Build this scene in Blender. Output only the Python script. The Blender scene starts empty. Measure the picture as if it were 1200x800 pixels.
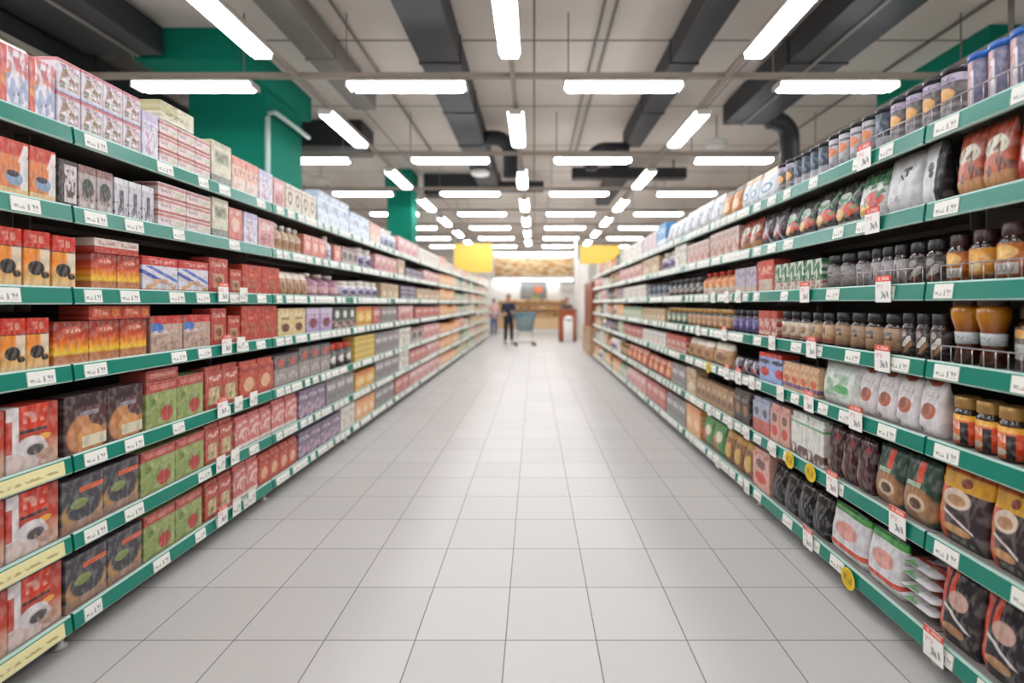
import bpy, bmesh, math, random
from mathutils import Vector, Matrix
PI = math.pi
rnd = random.Random(7)
SC = bpy.context.scene
COL = SC.collection

# ---------------------------------------------------------------- camera, world, exposure
F = 570.0            # focal length in pixels of a 1200 px wide frame
EYE = 1.49
cd = bpy.data.cameras.new('camera'); cam = bpy.data.objects.new('camera', cd); COL.objects.link(cam)
cam.location = (0, 0, EYE); cam.rotation_euler = (PI/2, 0, 0)
cd.sensor_width = 36.0; cd.lens = 36.0*F/1200
cd.shift_x = -26/1200; cd.shift_y = -45/1200
cd.clip_start = 0.05; cd.clip_end = 200
cd.dof.use_dof = True; cd.dof.focus_distance = 2.3; cd.dof.aperture_fstop = 0.8
SC.camera = cam
SC.view_settings.view_transform = 'Standard'; SC.view_settings.look = 'None'
SC.view_settings.exposure = 0.0; SC.view_settings.gamma = 1.0
SC.view_settings.use_curve_mapping = False
w = bpy.data.worlds.new('world'); SC.world = w; w.use_nodes = True
w.node_tree.nodes['Background'].inputs[0].default_value = (0.9, 0.93, 1, 1)
w.node_tree.nodes['Background'].inputs[1].default_value = 0.3
LAMP = 21.5          # radiance of the tube lights
SC.cycles.max_bounces = 8; SC.cycles.diffuse_bounces = 5
SC.cycles.use_denoising = True

# ---------------------------------------------------------------- materials
def lin(c):
    if isinstance(c, str):
        c = [int(c[i:i+2], 16)/255 for i in (0, 2, 4)]
    return tuple((x/12.92 if x <= .04045 else ((x+.055)/1.055)**2.4) for x in c[:3]) + (1.0,)

def mat(name, col, rough=.5, metal=0.0, emit=None, es=0, noise=0, nscale=8, spec=.5, trans=0, coat=0):
    m = bpy.data.materials.new(name); m.use_nodes = True
    nt = m.node_tree; b = nt.nodes['Principled BSDF']
    c = lin(col)
    b.inputs['Base Color'].default_value = c; b.inputs['Roughness'].default_value = rough
    b.inputs['Metallic'].default_value = metal; b.inputs['Specular IOR Level'].default_value = spec
    b.inputs['Transmission Weight'].default_value = trans; b.inputs['Coat Weight'].default_value = coat
    if emit:
        b.inputs['Emission Color'].default_value = lin(emit); b.inputs['Emission Strength'].default_value = es
    if noise:
        tc = nt.nodes.new('ShaderNodeTexCoord'); n = nt.nodes.new('ShaderNodeTexNoise'); n.inputs['Scale'].default_value = nscale
        n.inputs['Detail'].default_value = 4
        nt.links.new(tc.outputs['Object'], n.inputs['Vector'])
        mx = nt.nodes.new('ShaderNodeMix'); mx.data_type = 'RGBA'
        mx.inputs[6].default_value = tuple(x*(1-noise) for x in c[:3]) + (1,)
        mx.inputs[7].default_value = tuple(min(1, x*(1+noise)) for x in c[:3]) + (1,)
        nt.links.new(n.outputs['Fac'], mx.inputs[0]); nt.links.new(mx.outputs[2], b.inputs['Base Color'])
    return m

def art(name, base, layers, rough=.35, coat=0.0, grain=False):
    """Printed packaging: shapes in the UV square of the front (u across, v up)."""
    m = bpy.data.materials.new(name); m.use_nodes = True
    nt = m.node_tree; N = nt.nodes; L = nt.links; b = N['Principled BSDF']
    b.inputs['Roughness'].default_value = rough; b.inputs['Coat Weight'].default_value = coat
    uv = N.new('ShaderNodeUVMap'); sp = N.new('ShaderNodeSeparateXYZ'); L.new(uv.outputs[0], sp.inputs[0])
    def math_(op, a, b_=None, c_=None):
        n = N.new('ShaderNodeMath'); n.operation = op
        for i, x in enumerate((a, b_, c_)):
            if x is None: continue
            if isinstance(x, (int, float)): n.inputs[i].default_value = x
            else: L.new(x, n.inputs[i])
        return n.outputs[0]
    def soft(v, a, c):
        n = N.new('ShaderNodeMapRange'); n.interpolation_type = 'SMOOTHSTEP'; L.new(v, n.inputs[0])
        n.inputs[1].default_value = a; n.inputs[2].default_value = c
        if a > c: n.inputs[1].default_value = c; n.inputs[2].default_value = a; n.inputs[3].default_value = 1; n.inputs[4].default_value = 0
        return n.outputs[0]
    def rectm(x0, x1, y0, y1):
        out = None
        if x0 > 0 or x1 < 1:
            out = math_('COMPARE', sp.outputs[0], (x0+x1)/2, (x1-x0)/2)
        if y0 > 0 or y1 < 1 or out is None:
            q = math_('COMPARE', sp.outputs[1], (y0+y1)/2, (y1-y0)/2)
            out = q if out is None else math_('MULTIPLY', out, q)
        return out
    def vec(sx, sy, ox=0, oy=0):
        n = N.new('ShaderNodeMapping'); L.new(uv.outputs[0], n.inputs[0])
        n.inputs['Scale'].default_value = (sx, sy, 1); n.inputs['Location'].default_value = (-ox*sx, -oy*sy, 0)
        return n.outputs[0]
    cur = None; curc = lin(base)
    for ly in layers:
        k = ly[0]; colr = lin(ly[-1]) if k != 'ramp' else None
        if k == 'rect': msk = rectm(*ly[1:5])
        elif k == 'ell':
            v = vec(1/ly[3], 1/ly[4], ly[1], ly[2])
            n = N.new('ShaderNodeVectorMath'); n.operation = 'LENGTH'; L.new(v, n.inputs[0])
            msk = soft(n.outputs['Value'], 1.08, .90)
        elif k == 'noise':        # x0,x1,y0,y1,scale,threshold,color
            n = N.new('ShaderNodeTexNoise'); n.inputs['Scale'].default_value = ly[5]; n.inputs['Detail'].default_value = 1
            L.new(vec(1, 1, sum(map(ord, name)) % 17, len(layers)*1.7), n.inputs['Vector'])
            msk = math_('MULTIPLY', soft(n.outputs['Fac'], ly[6]-.05, ly[6]+.06), rectm(*ly[1:5]))
        elif k == 'txt':          # x0,x1,y0,y1,letters,color : strokes of blurred print
            n = N.new('ShaderNodeTexNoise'); n.inputs['Scale'].default_value = 1; n.inputs['Detail'].default_value = 0
            L.new(vec(ly[5]*1.3/(ly[2]-ly[1]), 1.0/(ly[4]-ly[3]), sum(map(ord, name)) % 11, 3.3), n.inputs['Vector'])
            msk = math_('MULTIPLY', math_('MULTIPLY', soft(n.outputs['Fac'], .38, .58), .75), rectm(*ly[1:5]))
        elif k == 'diag':         # band: a*u + b*v within [c0,c1]
            a_, b_, c0, c1 = ly[1:5]
            s = math_('MULTIPLY_ADD', sp.outputs[0], a_, math_('MULTIPLY', sp.outputs[1], b_))
            msk = math_('COMPARE', s, (c0+c1)/2, (c1-c0)/2)
            if len(ly) == 10: msk = math_('MULTIPLY', msk, rectm(*ly[5:9]))
        elif k == 'ramp':         # list of (pos, colour) up the height
            r = N.new('ShaderNodeValToRGB'); L.new(sp.outputs[1], r.inputs[0])
            st = ly[1]; e = r.color_ramp.elements
            while len(e) < len(st): e.new(.5)
            for q, (p, c_) in zip(e, st): q.position = p; q.color = lin(c_)
            cur = r.outputs[0]; continue
        mx = N.new('ShaderNodeMix'); mx.data_type = 'RGBA'
        L.new(msk, mx.inputs[0])
        if cur is None: mx.inputs[6].default_value = curc
        else: L.new(cur, mx.inputs[6])
        mx.inputs[7].default_value = colr
        cur = mx.outputs[2]
    for sc_, thr, colr, amt in (((6, .48, '2A1C18', .24), (8, .50, 'F4ECE4', .12)) if grain else ()):   # small print and picture detail
        n = N.new('ShaderNodeTexNoise'); n.inputs['Scale'].default_value = sc_; n.inputs['Detail'].default_value = 1
        L.new(vec(1, .7, sum(map(ord, name)) % 23 + sc_, 2.2), n.inputs['Vector'])
        msk = math_('MULTIPLY', soft(n.outputs['Fac'], thr-.06, thr+.16), amt)
        mx = N.new('ShaderNodeMix'); mx.data_type = 'RGBA'; L.new(msk, mx.inputs[0])
        if cur is None: mx.inputs[6].default_value = curc
        else: L.new(cur, mx.inputs[6])
        mx.inputs[7].default_value = lin(colr); cur = mx.outputs[2]
    if cur is None: b.inputs['Base Color'].default_value = curc
    else: L.new(cur, b.inputs['Base Color'])
    return m

M = {}
M['rail'] = mat('shelf edge green', '0F7E6A', .25, noise=.06, nscale=2)
M['railtop'] = mat('shelf edge lip', 'B9D8CC', .35)
M['tag'] = art('price tag paper', 'EFEDE4', [('txt', .08, .45, .2, .45, 4, '7C7C78'), ('txt', .55, .92, .15, .6, 3, '4A4A4A')], .6)
M['tagy'] = art('cream strip paper', 'E9DFA6', [('txt', .1, .4, .3, .6, 7, 'B7A25C'), ('txt', .55, .95, .3, .5, 7, 'A08C50')], .6)
M['shelf'] = mat('grey painted steel shelf', '8E8A84', .45)
M['back'] = mat('dark grey back panel', '35302E', .6)
M['foot'] = mat('grey levelling foot', 'C9C6C0', .4, .3)
M['wire'] = mat('bright wire', 'B8B4B4', .3, .8)
M['card'] = art('promo price card', 'F2EFEA', [('rect', 0, 1, .78, 1, 'E2533F'), ('txt', .1, .9, .82, .95, 5, 'F4C9BE'), ('txt', .12, .5, .5, .68, 4, 'D88A80'), ('txt', .35, .9, .15, .42, 4, '555552')], .6)
M['round'] = art('yellow round marker', 'E8C72A', [('ell', .5, .5, .38, .38, 'D9B21C'), ('txt', .2, .8, .32, .68, 6, '7A6A14')], .6)
M['housing'] = mat('lamp housing', 'C9C4BC', .5)
M['lamp'] = mat('lamp diffuser', 'FFFFFF', .5, emit='F7F9FF', es=LAMP)
M['track'] = mat('light track', 'A89C90', .5)
M['duct'] = mat('dark duct', '222124', .55, noise=.1, nscale=1)
M['duct2'] = mat('grey duct', '77716A', .55)
M['teal'] = mat('teal paint', '00705A', .8, noise=.04, nscale=1, spec=.2)
M['white'] = mat('white paint', 'E8E4DE', .5)
M['pipe'] = mat('pale pipe', 'A9BDB5', .4)
M['black'] = mat('black plastic', '18171A', .35)
M['brownlid'] = mat('dark brown lid', '3A1E1A', .35)
M['goldlid'] = mat('gold lid', 'A8824A', .3, .4)
M['bluelid'] = mat('blue lid', '1C5FB0', .3)
M['whitelid'] = mat('white lid', 'E6DDD2', .4)
M['redlid'] = mat('red lid', 'C8402C', .35)
M['coffee'] = mat('glass with dark coffee', '2A1611', .12, coat=.5)
M['amber'] = art('amber glass', 'B5731D', [('ramp', [(0, '2E140E'), (.35, '4A2012'), (.6, '8A4A14'), (.85, 'C07C1C')]), ('rect', 0, .28, .15, .9, 'C87E20')], .1, .6)  # ramp is glass and contents; left gold strip is a painted reflection

# ---------------------------------------------------------------- mesh helpers
def new_obj(name, me, parent=None, **props):
    o = bpy.data.objects.new(name, me); COL.objects.link(o)
    if parent is not None: o.parent = parent
    for k, v in props.items(): o[k] = v
    return o

def empty(name, loc, rz=0, **props):
    o = bpy.data.objects.new(name, None); COL.objects.link(o); o.location = loc; o.rotation_euler = (0, 0, rz)
    o.empty_display_size = .05
    for k, v in props.items(): o[k] = v
    return o

class MB:
    """collects simple solids into one mesh"""
    def __init__(s): s.bm = bmesh.new(); s.uv = s.bm.loops.layers.uv.new('UVMap'); s.mats = []
    def mi(s, m):
        if m not in s.mats: s.mats.append(m)
        return s.mats.index(m)
    def box(s, x0, x1, y0, y1, z0, z1, m=None, bev=0, uv=None):
        vs = [s.bm.verts.new((x, y, z)) for z in (z0, z1) for x, y in ((x0, y0), (x1, y0), (x1, y1), (x0, y1))]
        fs = [s.bm.faces.new([vs[i] for i in q]) for q in ((3, 2, 1, 0), (4, 5, 6, 7), (0, 1, 5, 4), (1, 2, 6, 5), (2, 3, 7, 6), (3, 0, 4, 7))]
        if m is not None:
            i = s.mi(m)
            for f in fs: f.material_index = i
        if bev:
            r = bmesh.ops.bevel(s.bm, geom=list({e for f in fs for e in f.edges}), offset=bev, segments=1, profile=.5, affect='EDGES')
            fs = list(set(fs) & set(s.bm.faces)) + [f for f in r['faces'] if f.is_valid]
            fs = [f for f in fs if f.is_valid]
            if m is not None:
                for f in fs: f.material_index = i
        return fs
    def tube(s, pts, r, m=None, n=8, closed=False, smooth=True):
        pts = [Vector(p) for p in pts]; rings = []; K = len(pts)
        for k, p in enumerate(pts):
            a = pts[(k-1) % K] if closed else pts[max(k-1, 0)]
            b = pts[(k+1) % K] if closed else pts[min(k+1, K-1)]
            t = (b-a).normalized()
            up = Vector((0, 0, 1)) if abs(t.z) < .9 else Vector((1, 0, 0))
            u = t.cross(up).normalized(); v = t.cross(u).normalized()
            rr = r[k] if isinstance(r, (list, tuple)) else r
            rings.append([s.bm.verts.new(p + u*rr*math.cos(2*PI*i/n) + v*rr*math.sin(2*PI*i/n)) for i in range(n)])
        fs = []
        for k in range(K if closed else K-1):
            A, B = rings[k], rings[(k+1) % K]
            for i in range(n): fs.append(s.bm.faces.new((A[i], A[(i+1) % n], B[(i+1) % n], B[i])))
        if not closed:
            fs.append(s.bm.faces.new(rings[0][::-1])); fs.append(s.bm.faces.new(rings[-1]))
        for f in fs:
            f.smooth = smooth
            if m is not None: f.material_index = s.mi(m)
        return fs
    def lathe(s, prof, m=None, n=20, cx=0, cy=0, smooth=True):
        rings = []
        for r, z in prof:
            rings.append([s.bm.verts.new((cx + r*math.sin(2*PI*i/n), cy - r*math.cos(2*PI*i/n), z)) for i in range(n)])
        fs = []
        for A, B in zip(rings, rings[1:]):
            for i in range(n): fs.append(s.bm.faces.new((A[i], A[(i+1) % n], B[(i+1) % n], B[i])))
        fs.append(s.bm.faces.new(rings[0][::-1])); fs.append(s.bm.faces.new(rings[-1]))
        for f in fs:
            f.smooth = smooth and len(f.verts) == 4
            if m is not None: f.material_index = s.mi(m)
        return fs
    def planar_uv(s, faces, x0, x1, z0, z1):
        for f in faces:
            for l in f.loops:
                c = l.vert.co
                l[s.uv].uv = ((c.x-x0)/(x1-x0), (c.z-z0)/(z1-z0))
    def mesh(s, name, recalc=False):
        if recalc: bmesh.ops.recalc_face_normals(s.bm, faces=s.bm.faces[:])
        me = bpy.data.meshes.new(name); s.bm.to_mesh(me); s.bm.free()
        for m in s.mats: me.materials.append(m)
        return me

# ---------------------------------------------------------------- product shapes (front faces -Y, base at z=0)
def shp_box(w, d, h, m, near):
    b = MB(); fs = b.box(-w/2, w/2, 0, d, 0, h, m, .0025 if near else 0)
    b.planar_uv(b.bm.faces, -w/2, w/2, 0, h)
    return [('carton', b.mesh('carton'))]

def shp_pouch(w, d, h, m, near, lean=0.0):
    b = MB(); n = 20 if near else 12; K = 10 if near else 6; rings = []
    seed = random.Random(int(w*1e4)+int(h*1e4))
    for k in range(K+1):
        t = k/K
        if t < .15: dd = .30 + .18*(t/.15)
        else: dd = .48*(1-((t-.15)/.85)**2.2) + .02
        dd *= d; ww = w/2*(1-.025*math.sin(PI*t)-(.03 if t < .05 else 0))
        z = h*t; ring = []
        for i in range(n):
            a = 2*PI*i/n; ca, sa = math.cos(a), math.sin(a)
            x = ww*math.copysign(abs(ca)**.36, ca)
            y = dd*math.copysign(abs(sa)**.8, sa)
            y += (seed.random()-.5)*.006*(1 if 0 < k < K else 0)
            ring.append(b.bm.verts.new((x, y+d*.5, z + (.004*math.sin(3*a) if k == K else 0))))
        rings.append(ring)
    for A, B in zip(rings, rings[1:]):
        for i in range(n): b.bm.faces.new((A[i], A[(i+1) % n], B[(i+1) % n], B[i]))
    b.bm.faces.new(rings[0][::-1]); b.bm.faces.new(rings[-1])
    b.mi(m)
    for f in b.bm.faces: f.smooth = True; f.material_index = 0
    b.planar_uv(b.bm.faces, -w/2, w/2, 0, h)
    return [('pouch', b.mesh('pouch'))]

def shp_sack(w, d, h, m, near):     # brick pack with a folded, rolled top
    b = MB(); fs = b.box(-w/2, w/2, 0, d, 0, h*.88, m, .004 if near else 0)
    b.box(-w*.46, w*.46, d*.1, d*.9, h*.88, h*.94, m); b.box(-w*.46, w*.46, d*.08, d*.3, h*.94, h, m)
    b.planar_uv(b.bm.faces, -w/2, w/2, 0, h)
    return [('pack', b.mesh('pack'))]

def _lab(b, r, z0, z1, m, n):
    fs = b.lathe([(r, z0), (r, z1)], m, n)
    b.planar_uv(fs, -r, r, z0, z1)

def shp_jar(w, d, h, m, near, glass='coffee', lid='black', wide=.86):
    r = w/2; n = 20 if near else 10
    g = MB(); g.lathe([(r*.85, 0), (r*.97, .008), (r*.97, h*.645), (r*.9, h*.71), (r*.72, h*.76), (r*.72, h*.79)], M[glass], n)
    l = MB(); l.lathe([(r*wide*.98, h*.765), (r*wide, h*.78), (r*wide, h*.985), (r*wide*.93, h)], M[lid], n)
    t = MB(); _lab(t, r, h*.06, h*.64, m, n)
    out = [('glass_body', g.mesh('glass_body')), ('lid', l.mesh('lid')), ('paper_label', t.mesh('paper_label'))]
    for _, me in out: me.transform(Matrix.Translation((0, r, 0)))
    return out

def shp_can(w, d, h, m, near, lid='black'):
    r = w/2; n = 20 if near else 10
    g = MB(); fs = g.lathe([(r*.96, 0), (r, .004), (r, h*.86), (r*.96, h*.87)], m, n); g.planar_uv(g.bm.faces, -r, r, 0, h*.87)
    l = MB(); l.lathe([(r*1.02, h*.865), (r*1.02, h*.985), (r*.95, h)], M[lid], n)
    out = [('can_body', g.mesh('can_body')), ('lid', l.mesh('lid'))]
    for _, me in out: me.transform(Matrix.Translation((0, r, 0)))
    return out

def shp_bottle(w, d, h, m, near, lid='whitelid'):
    r = w/2; n = 16 if near else 10
    g = MB(); g.lathe([(r*.9, 0), (r, .008), (r, h*.58), (r*.85, h*.68), (r*.42, h*.8), (r*.4, h*.86)], m, n); g.planar_uv(g.bm.faces, -r, r, 0, h*.86)
    l = MB(); l.lathe([(r*.47, h*.84), (r*.47, h*.98), (r*.4, h)], M[lid], n)
    out = [('bottle_body', g.mesh('bottle_body')), ('cap', l.mesh('cap'))]
    for _, me in out: me.transform(Matrix.Translation((0, r, 0)))
    return out

def shp_drop(w, d, h, m, near):     # tall waisted amber jar of liquid coffee
    r = w/2; n = 20
    g = MB(); g.lathe([(r*.8, 0), (r*.86, .01), (r*.66, h*.3), (r*.74, h*.5), (r*.98, h*.68), (r, h*.8), (r*.8, h*.86)], M['amber'], n); g.planar_uv(g.bm.faces, -r, r, 0, h*.86)
    l = MB(); l.lathe([(r*.86, h*.85), (r*.9, h*.87), (r*.9, h*.98), (r*.84, h)], M['brownlid'], n)
    t = MB(); fs = t.lathe([(r*.70, h*.3), (r*.76, h*.47)], m, n); t.planar_uv(fs, -r*.7, r*.7, h*.3, h*.47)
    out = [('glass_body', g.mesh('glass_body')), ('lid', l.mesh('lid')), ('paper_label', t.mesh('paper_label'))]
    for _, me in out: me.transform(Matrix.Translation((0, r, 0)))
    return out

# design: key -> (shape fn, kwargs, object name, category, look, base, layers)
DZ = {}
def D(key, fn, name, cat, look, base, layers, rough=.4, coat=0, **kw):
    DZ[key] = dict(fn=fn, kw=kw, name=name, cat=cat, look=look, mat=art(look, base, layers, rough, coat, True))

BX, PO, SA, JA, CA, BO, DR = shp_box, shp_pouch, shp_sack, shp_jar, shp_can, shp_bottle, shp_drop
# -- left run
D('redwhite', BX, 'tea_carton', 'carton', 'white carton with red left band', 'E9E2E6', [('rect', 0, .22, 0, 1, 'D8604E'), ('noise', 0, 1, .55, 1, 4, .5, 'D88080'), ('noise', 0, .4, .1, .6, 4, .5, 'E08A50'), ('noise', .2, 1, .05, .55, 4, .48, 'A9B4D0'), ('txt', .35, .95, .7, .85, 5, 'C05560'), ('noise', .4, .8, .12, .4, 6, .6, '6A6E88')])
D('pinkphoto', BX, 'tea_carton', 'carton', 'pink bordered carton with food picture', 'DDD2DA', [('rect', 0, 1, .9, 1, 'D27A80'), ('noise', .1, .9, .15, .75, 4, .5, 'A06048'), ('noise', .1, .9, .15, .75, 6, .56, '7E9470'), ('noise', .1, .9, .1, .8, 7, .62, 'F0EAE0'), ('txt', .15, .8, .76, .88, 5, '9A5560'), ('rect', 0, 1, 0, .08, 'C0C4DC')])
D('paleflat', BX, 'tea_carton', 'carton', 'flat pale pink striped carton', 'E4D4D2', [('rect', 0, 1, .7, .9, 'C98078'), ('txt', .1, .9, .35, .6, 7, 'B8908C'), ('rect', 0, 1, 0, .14, 'C8705E'), ('rect', .6, .95, .2, .6, 'D8D2B8')])
D('olivecream', BX, 'tea_carton', 'carton', 'cream carton with olive corner', 'D9D2B4', [('rect', 0, .5, .4, 1, 'BDB583'), ('txt', .15, .85, .3, .5, 5, '8C8660'), ('rect', 0, 1, 0, .1, 'EDE9D8')])
D('creamgrey', BX, 'tea_carton', 'carton', 'cream carton with grey foot', 'DAD4BC', [('rect', 0, 1, 0, .22, '8F9088'), ('rect', .15, .85, .5, .8, 'B6B398'), ('txt', .2, .8, .55, .75, 5, '6E6C58'), ('rect', 0, 1, .9, 1, 'C6BFA0')])
D('peach', BX, 'tea_carton', 'carton', 'peach and pink carton', 'EBC5B0', [('rect', 0, 1, .75, 1, 'E59C88'), ('txt', .1, .9, .45, .65, 6, 'C87060'), ('noise', 0, 1, 0, .4, 4, .5, 'F0DCD0')])
D('lilac', BX, 'tea_carton', 'carton', 'whitish lilac carton', 'E2DCE8', [('rect', 0, 1, .8, 1, 'C9BEDA'), ('noise', .1, .9, .1, .6, 4, .55, 'C89AA8'), ('txt', .1, .9, .62, .75, 5, '9A8CA8')])
D('creambrown', BX, 'biscuit_carton', 'carton', 'cream carton with brown emblem', 'E2D8C4', [('ell', .5, .5, .3, .25, '8A6A50'), ('ell', .5, .5, .18, .14, 'D8C8A8'), ('txt', .1, .9, .8, .92, 4, '7A5A48')])
D('paleblue', BX, 'sugar_carton', 'carton', 'pale blue and white carton', 'DCE4EE', [('rect', 0, 1, .78, 1, 'AFC0D6'), ('noise', .1, .9, .2, .7, 3, .52, '9AA8BC'), ('txt', .1, .9, .82, .95, 5, 'E8EEF6')])
D('orangecup', BX, 'coffee_carton', 'carton', 'red topped carton with blue cup', 'E2854A', [('rect', 0, 1, .72, 1, 'D9503C'), ('diag', 1, -.6, .25, .5, 0, 1, .62, .95, 'EFE0DC'), ('rect', .7, 1, 0, .7, 'E6E2DE'), ('ell', .5, .32, .3, .13, '8FA4C0'), ('ell', .45, .4, .22, .06, '3A3844'), ('rect', 0, 1, 0, .14, 'E4C48C')])
D('darknarrow', BX, 'coffee_carton', 'carton', 'black and white narrow carton', '3A3434', [('rect', .3, 1, .1, .9, 'DAD2D0'), ('noise', .2, .9, .2, .8, 5, .5, '6A5048')])
D('greengrey', BX, 'coffee_carton', 'carton', 'grey carton with dark green picture', 'B8AAA6', [('rect', 0, 1, .82, 1, '9A7068'), ('ell', .5, .5, .34, .22, '3E4A40'), ('noise', 0, 1, .1, .5, 5, .55, '7A5A50'), ('txt', .1, .9, .08, .2, 5, 'E4DEDA')])
D('paledark', BX, 'coffee_carton', 'carton', 'pale grey carton with dark bar', 'CFCCD0', [('rect', .35, .65, .2, .7, '55545E'), ('rect', 0, 1, .85, 1, 'E6E2E4'), ('noise', 0, 1, 0, .4, 5, .56, '8A7A84')])
D('salmon', BX, 'tea_carton', 'carton', 'salmon red carton with round emblem', 'E08878', [('ell', .5, .5, .32, .22, 'F0C4B4'), ('txt', .1, .9, .8, .92, 5, 'F0D8D0'), ('rect', 0, 1, 0, .1, 'C85A50')])
D('bean', BX, 'coffee_carton', 'carton', 'red topped orange coffee carton', 'EE8C2A', [('ramp', [(0, 'E8C898'), (.2, 'E9B468'), (.5, 'F08A24'), (.7, 'F29A30')]), ('rect', .6, 1, .3, .7, 'E6D2B4'), ('ell', .45, .34, .32, .13, '1E1410'), ('ell', .8, .22, .16, .06, '2A1C16'), ('rect', 0, 1, .7, 1, 'D4331E'), ('txt', .12, .88, .78, .92, 5, 'F0A890'), ('rect', 0, 1, .68, .70, '6A1A12')])
D('sunset', BX, 'coffee_carton', 'carton', 'red to yellow banded carton', 'A83A22', [('ramp', [(0, 'C88A60'), (.2, 'B8663A'), (.27, 'F0C830'), (.42, 'F09820'), (.6, 'D8501E'), (.8, '9E3420'), (1, '8A2C20')]), ('ell', .5, .78, .3, .1, 'D46048'), ('txt', .25, .75, .74, .82, 5, 'F2D8C0'), ('rect', 0, 1, 0, .05, 'D8A080')])
D('redflat', BX, 'coffee_carton', 'carton', 'flat orange red carton', 'C8402A', [('rect', .1, .6, .2, .8, 'DE6A48'), ('txt', .15, .55, .35, .7, 6, 'F0B8A0'), ('ell', .8, .5, .12, .35, 'E88038')])
D('whitecap', BX, 'coffee_carton', 'carton', 'flat white topped red carton', 'C4402E', [('rect', 0, 1, .45, 1, 'E8D6CC'), ('txt', .1, .9, .55, .85, 5, 'C88A78')])
D('swirl', BX, 'wafer_carton', 'carton', 'blue and white swirl carton', 'DCD8DE', [('rect', 0, 1, .74, 1, 'CE3A30'), ('txt', .2, .9, .8, .93, 6, 'F0B0A0'), ('diag', .5, 1, .5, .62, 0, 1, .2, .72, '4A60B8'), ('diag', .5, 1, .75, .85, 0, 1, .2, .72, '5A74C4'), ('noise', .1, .95, .05, .35, 5, .5, 'D8A878'), ('rect', 0, 1, 0, .06, 'A83830')])
D('bluecircle', BX, 'wafer_carton', 'carton', 'red topped carton with blue circle', 'C6A896', [('rect', 0, 1, .78, 1, 'CC3A32'), ('ell', .2, .68, .2, .14, '4878C0'), ('txt', .1, .9, .5, .6, 5, 'E8DCD4'), ('noise', .1, .9, .05, .5, 5, .54, 'A88C7C'), ('rect', 0, .04, 0, 1, '8A6A60')])
D('tallred', BX, 'coffee_carton', 'carton', 'tall narrow red carton', 'BE4436', [('rect', .2, .8, .15, .55, 'C8987A'), ('txt', .1, .9, .75, .88, 4, 'F0C4B8'), ('ell', .5, .35, .2, .12, '8C5A40')])
D('bigred', BX, 'tea_carton', 'carton', 'plain brick red carton', 'C2402C', [('rect', .2, .8, .2, .5, 'B85A3C'), ('txt', .2, .8, .6, .7, 5, 'DE8A70'), ('ell', .5, .35, .18, .1, 'A84830')])
D('yellowbean', BX, 'coffee_carton', 'carton', 'yellow beige carton with brown drop', 'E2C890', [('ell', .5, .3, .28, .16, '6E3A20'), ('rect', .2, .8, .6, .66, '8A6A40'), ('txt', .15, .85, .72, .86, 5, 'F4E8C8')])
D('mauve', BX, 'coffee_carton', 'carton', 'mauve carton with dark red oval', 'B49CC0', [('ell', .5, .38, .28, .2, '7E2A3A'), ('rect', 0, 1, .75, 1, 'D2C2DA'), ('txt', .1, .9, .6, .7, 5, 'E8DCEC')])
D('darkgreen', BX, 'coffee_carton', 'carton', 'dark green carton with white disc', '3A4C40', [('ell', .5, .68, .26, .18, 'E4E8E0'), ('noise', 0, 1, 0, .4, 5, .5, 'D8A8A0')])
D('yellow', BX, 'pasta_carton', 'carton', 'yellow orange carton', 'E4B04A', [('rect', 0, 1, .8, 1, 'D8743C'), ('ell', .5, .45, .3, .2, 'F0D8A0'), ('txt', .1, .9, .1, .25, 5, 'A86828')])
D('yellow2', BX, 'pasta_carton', 'carton', 'flat mustard yellow carton', 'DDBB58', [('txt', .1, .9, .3, .7, 5, 'B08A34'), ('rect', 0, 1, .9, 1, 'EFD890')])
D('cup', BX, 'coffee_carton', 'carton', 'wide red carton with white cup', 'C8503C', [('rect', 0, .26, 0, 1, 'E4DAD8'), ('ramp', [(0, 'D8B8A4'), (.3, 'C88A70'), (.45, 'C4482E'), (1, 'B83A30')]), ('rect', 0, .22, 0, 1, 'E6DEDC'), ('rect', 0, .1, .3, .8, 'C84030'), ('rect', .24, .78, .62, 1, 'DA3A1C'), ('txt', .3, .72, .72, .9, 3, 'F0B4A0'), ('rect', .24, .76, .57, .62, '3A2A30'), ('ell', .72, .46, .14, .05, 'E8A840'), ('ell', .25, .1, .5, .2, 'D9C4BC'), ('ell', .45, .36, .28, .15, 'E6DEDE'), ('ell', .55, .28, .24, .12, 'CFC4C4'), ('ell', .54, .28, .17, .085, '564E50'), ('noise', .5, 1, 0, .25, 5, .5, 'B8907C')])
D('darkswirl', BX, 'coffee_carton', 'carton', 'dark brown carton with tan swirl', '452A2C', [('ell', .55, .3, .5, .38, 'C88450'), ('ell', .85, .62, .3, .25, '5A3434'), ('ell', .6, .25, .3, .2, 'D89A60'), ('rect', .4, 1, .06, .26, 'DCD0B4'), ('rect', .35, .8, .62, .7, '8E8890'), ('rect', 0, 1, .8, 1, '382428')])
D('slate', BX, 'coffee_carton', 'carton', 'slate carton with orange bar', '47464C', [('ell', .5, .35, .5, .3, 'B88A50'), ('ell', .52, .45, .42, .3, '47464C'), ('ell', .4, .5, .2, .1, '8C9A58'), ('rect', 0, 1, 0, .18, 'A07C6A'), ('rect', .4, 1, .7, .8, 'E0643C'), ('rect', 0, 1, .92, 1, '58505A')])
D('green', BX, 'tea_carton', 'carton', 'green carton with red spots', '8FA05A', [('noise', 0, 1, 0, .75, 4, .56, 'A8B070'), ('ell', .65, .25, .2, .18, 'B84038'), ('ell', .2, .55, .1, .09, '6E8A44'), ('rect', 0, 1, .76, 1, 'B84A42'), ('rect', .1, .9, .82, .93, 'D07C70')])
D('redtop', BX, 'tea_carton', 'carton', 'flat dull red carton', 'AE4840', [('rect', .1, .9, .3, .7, 'D08478'), ('txt', .2, .8, .4, .6, 6, 'E0A89C')])
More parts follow.
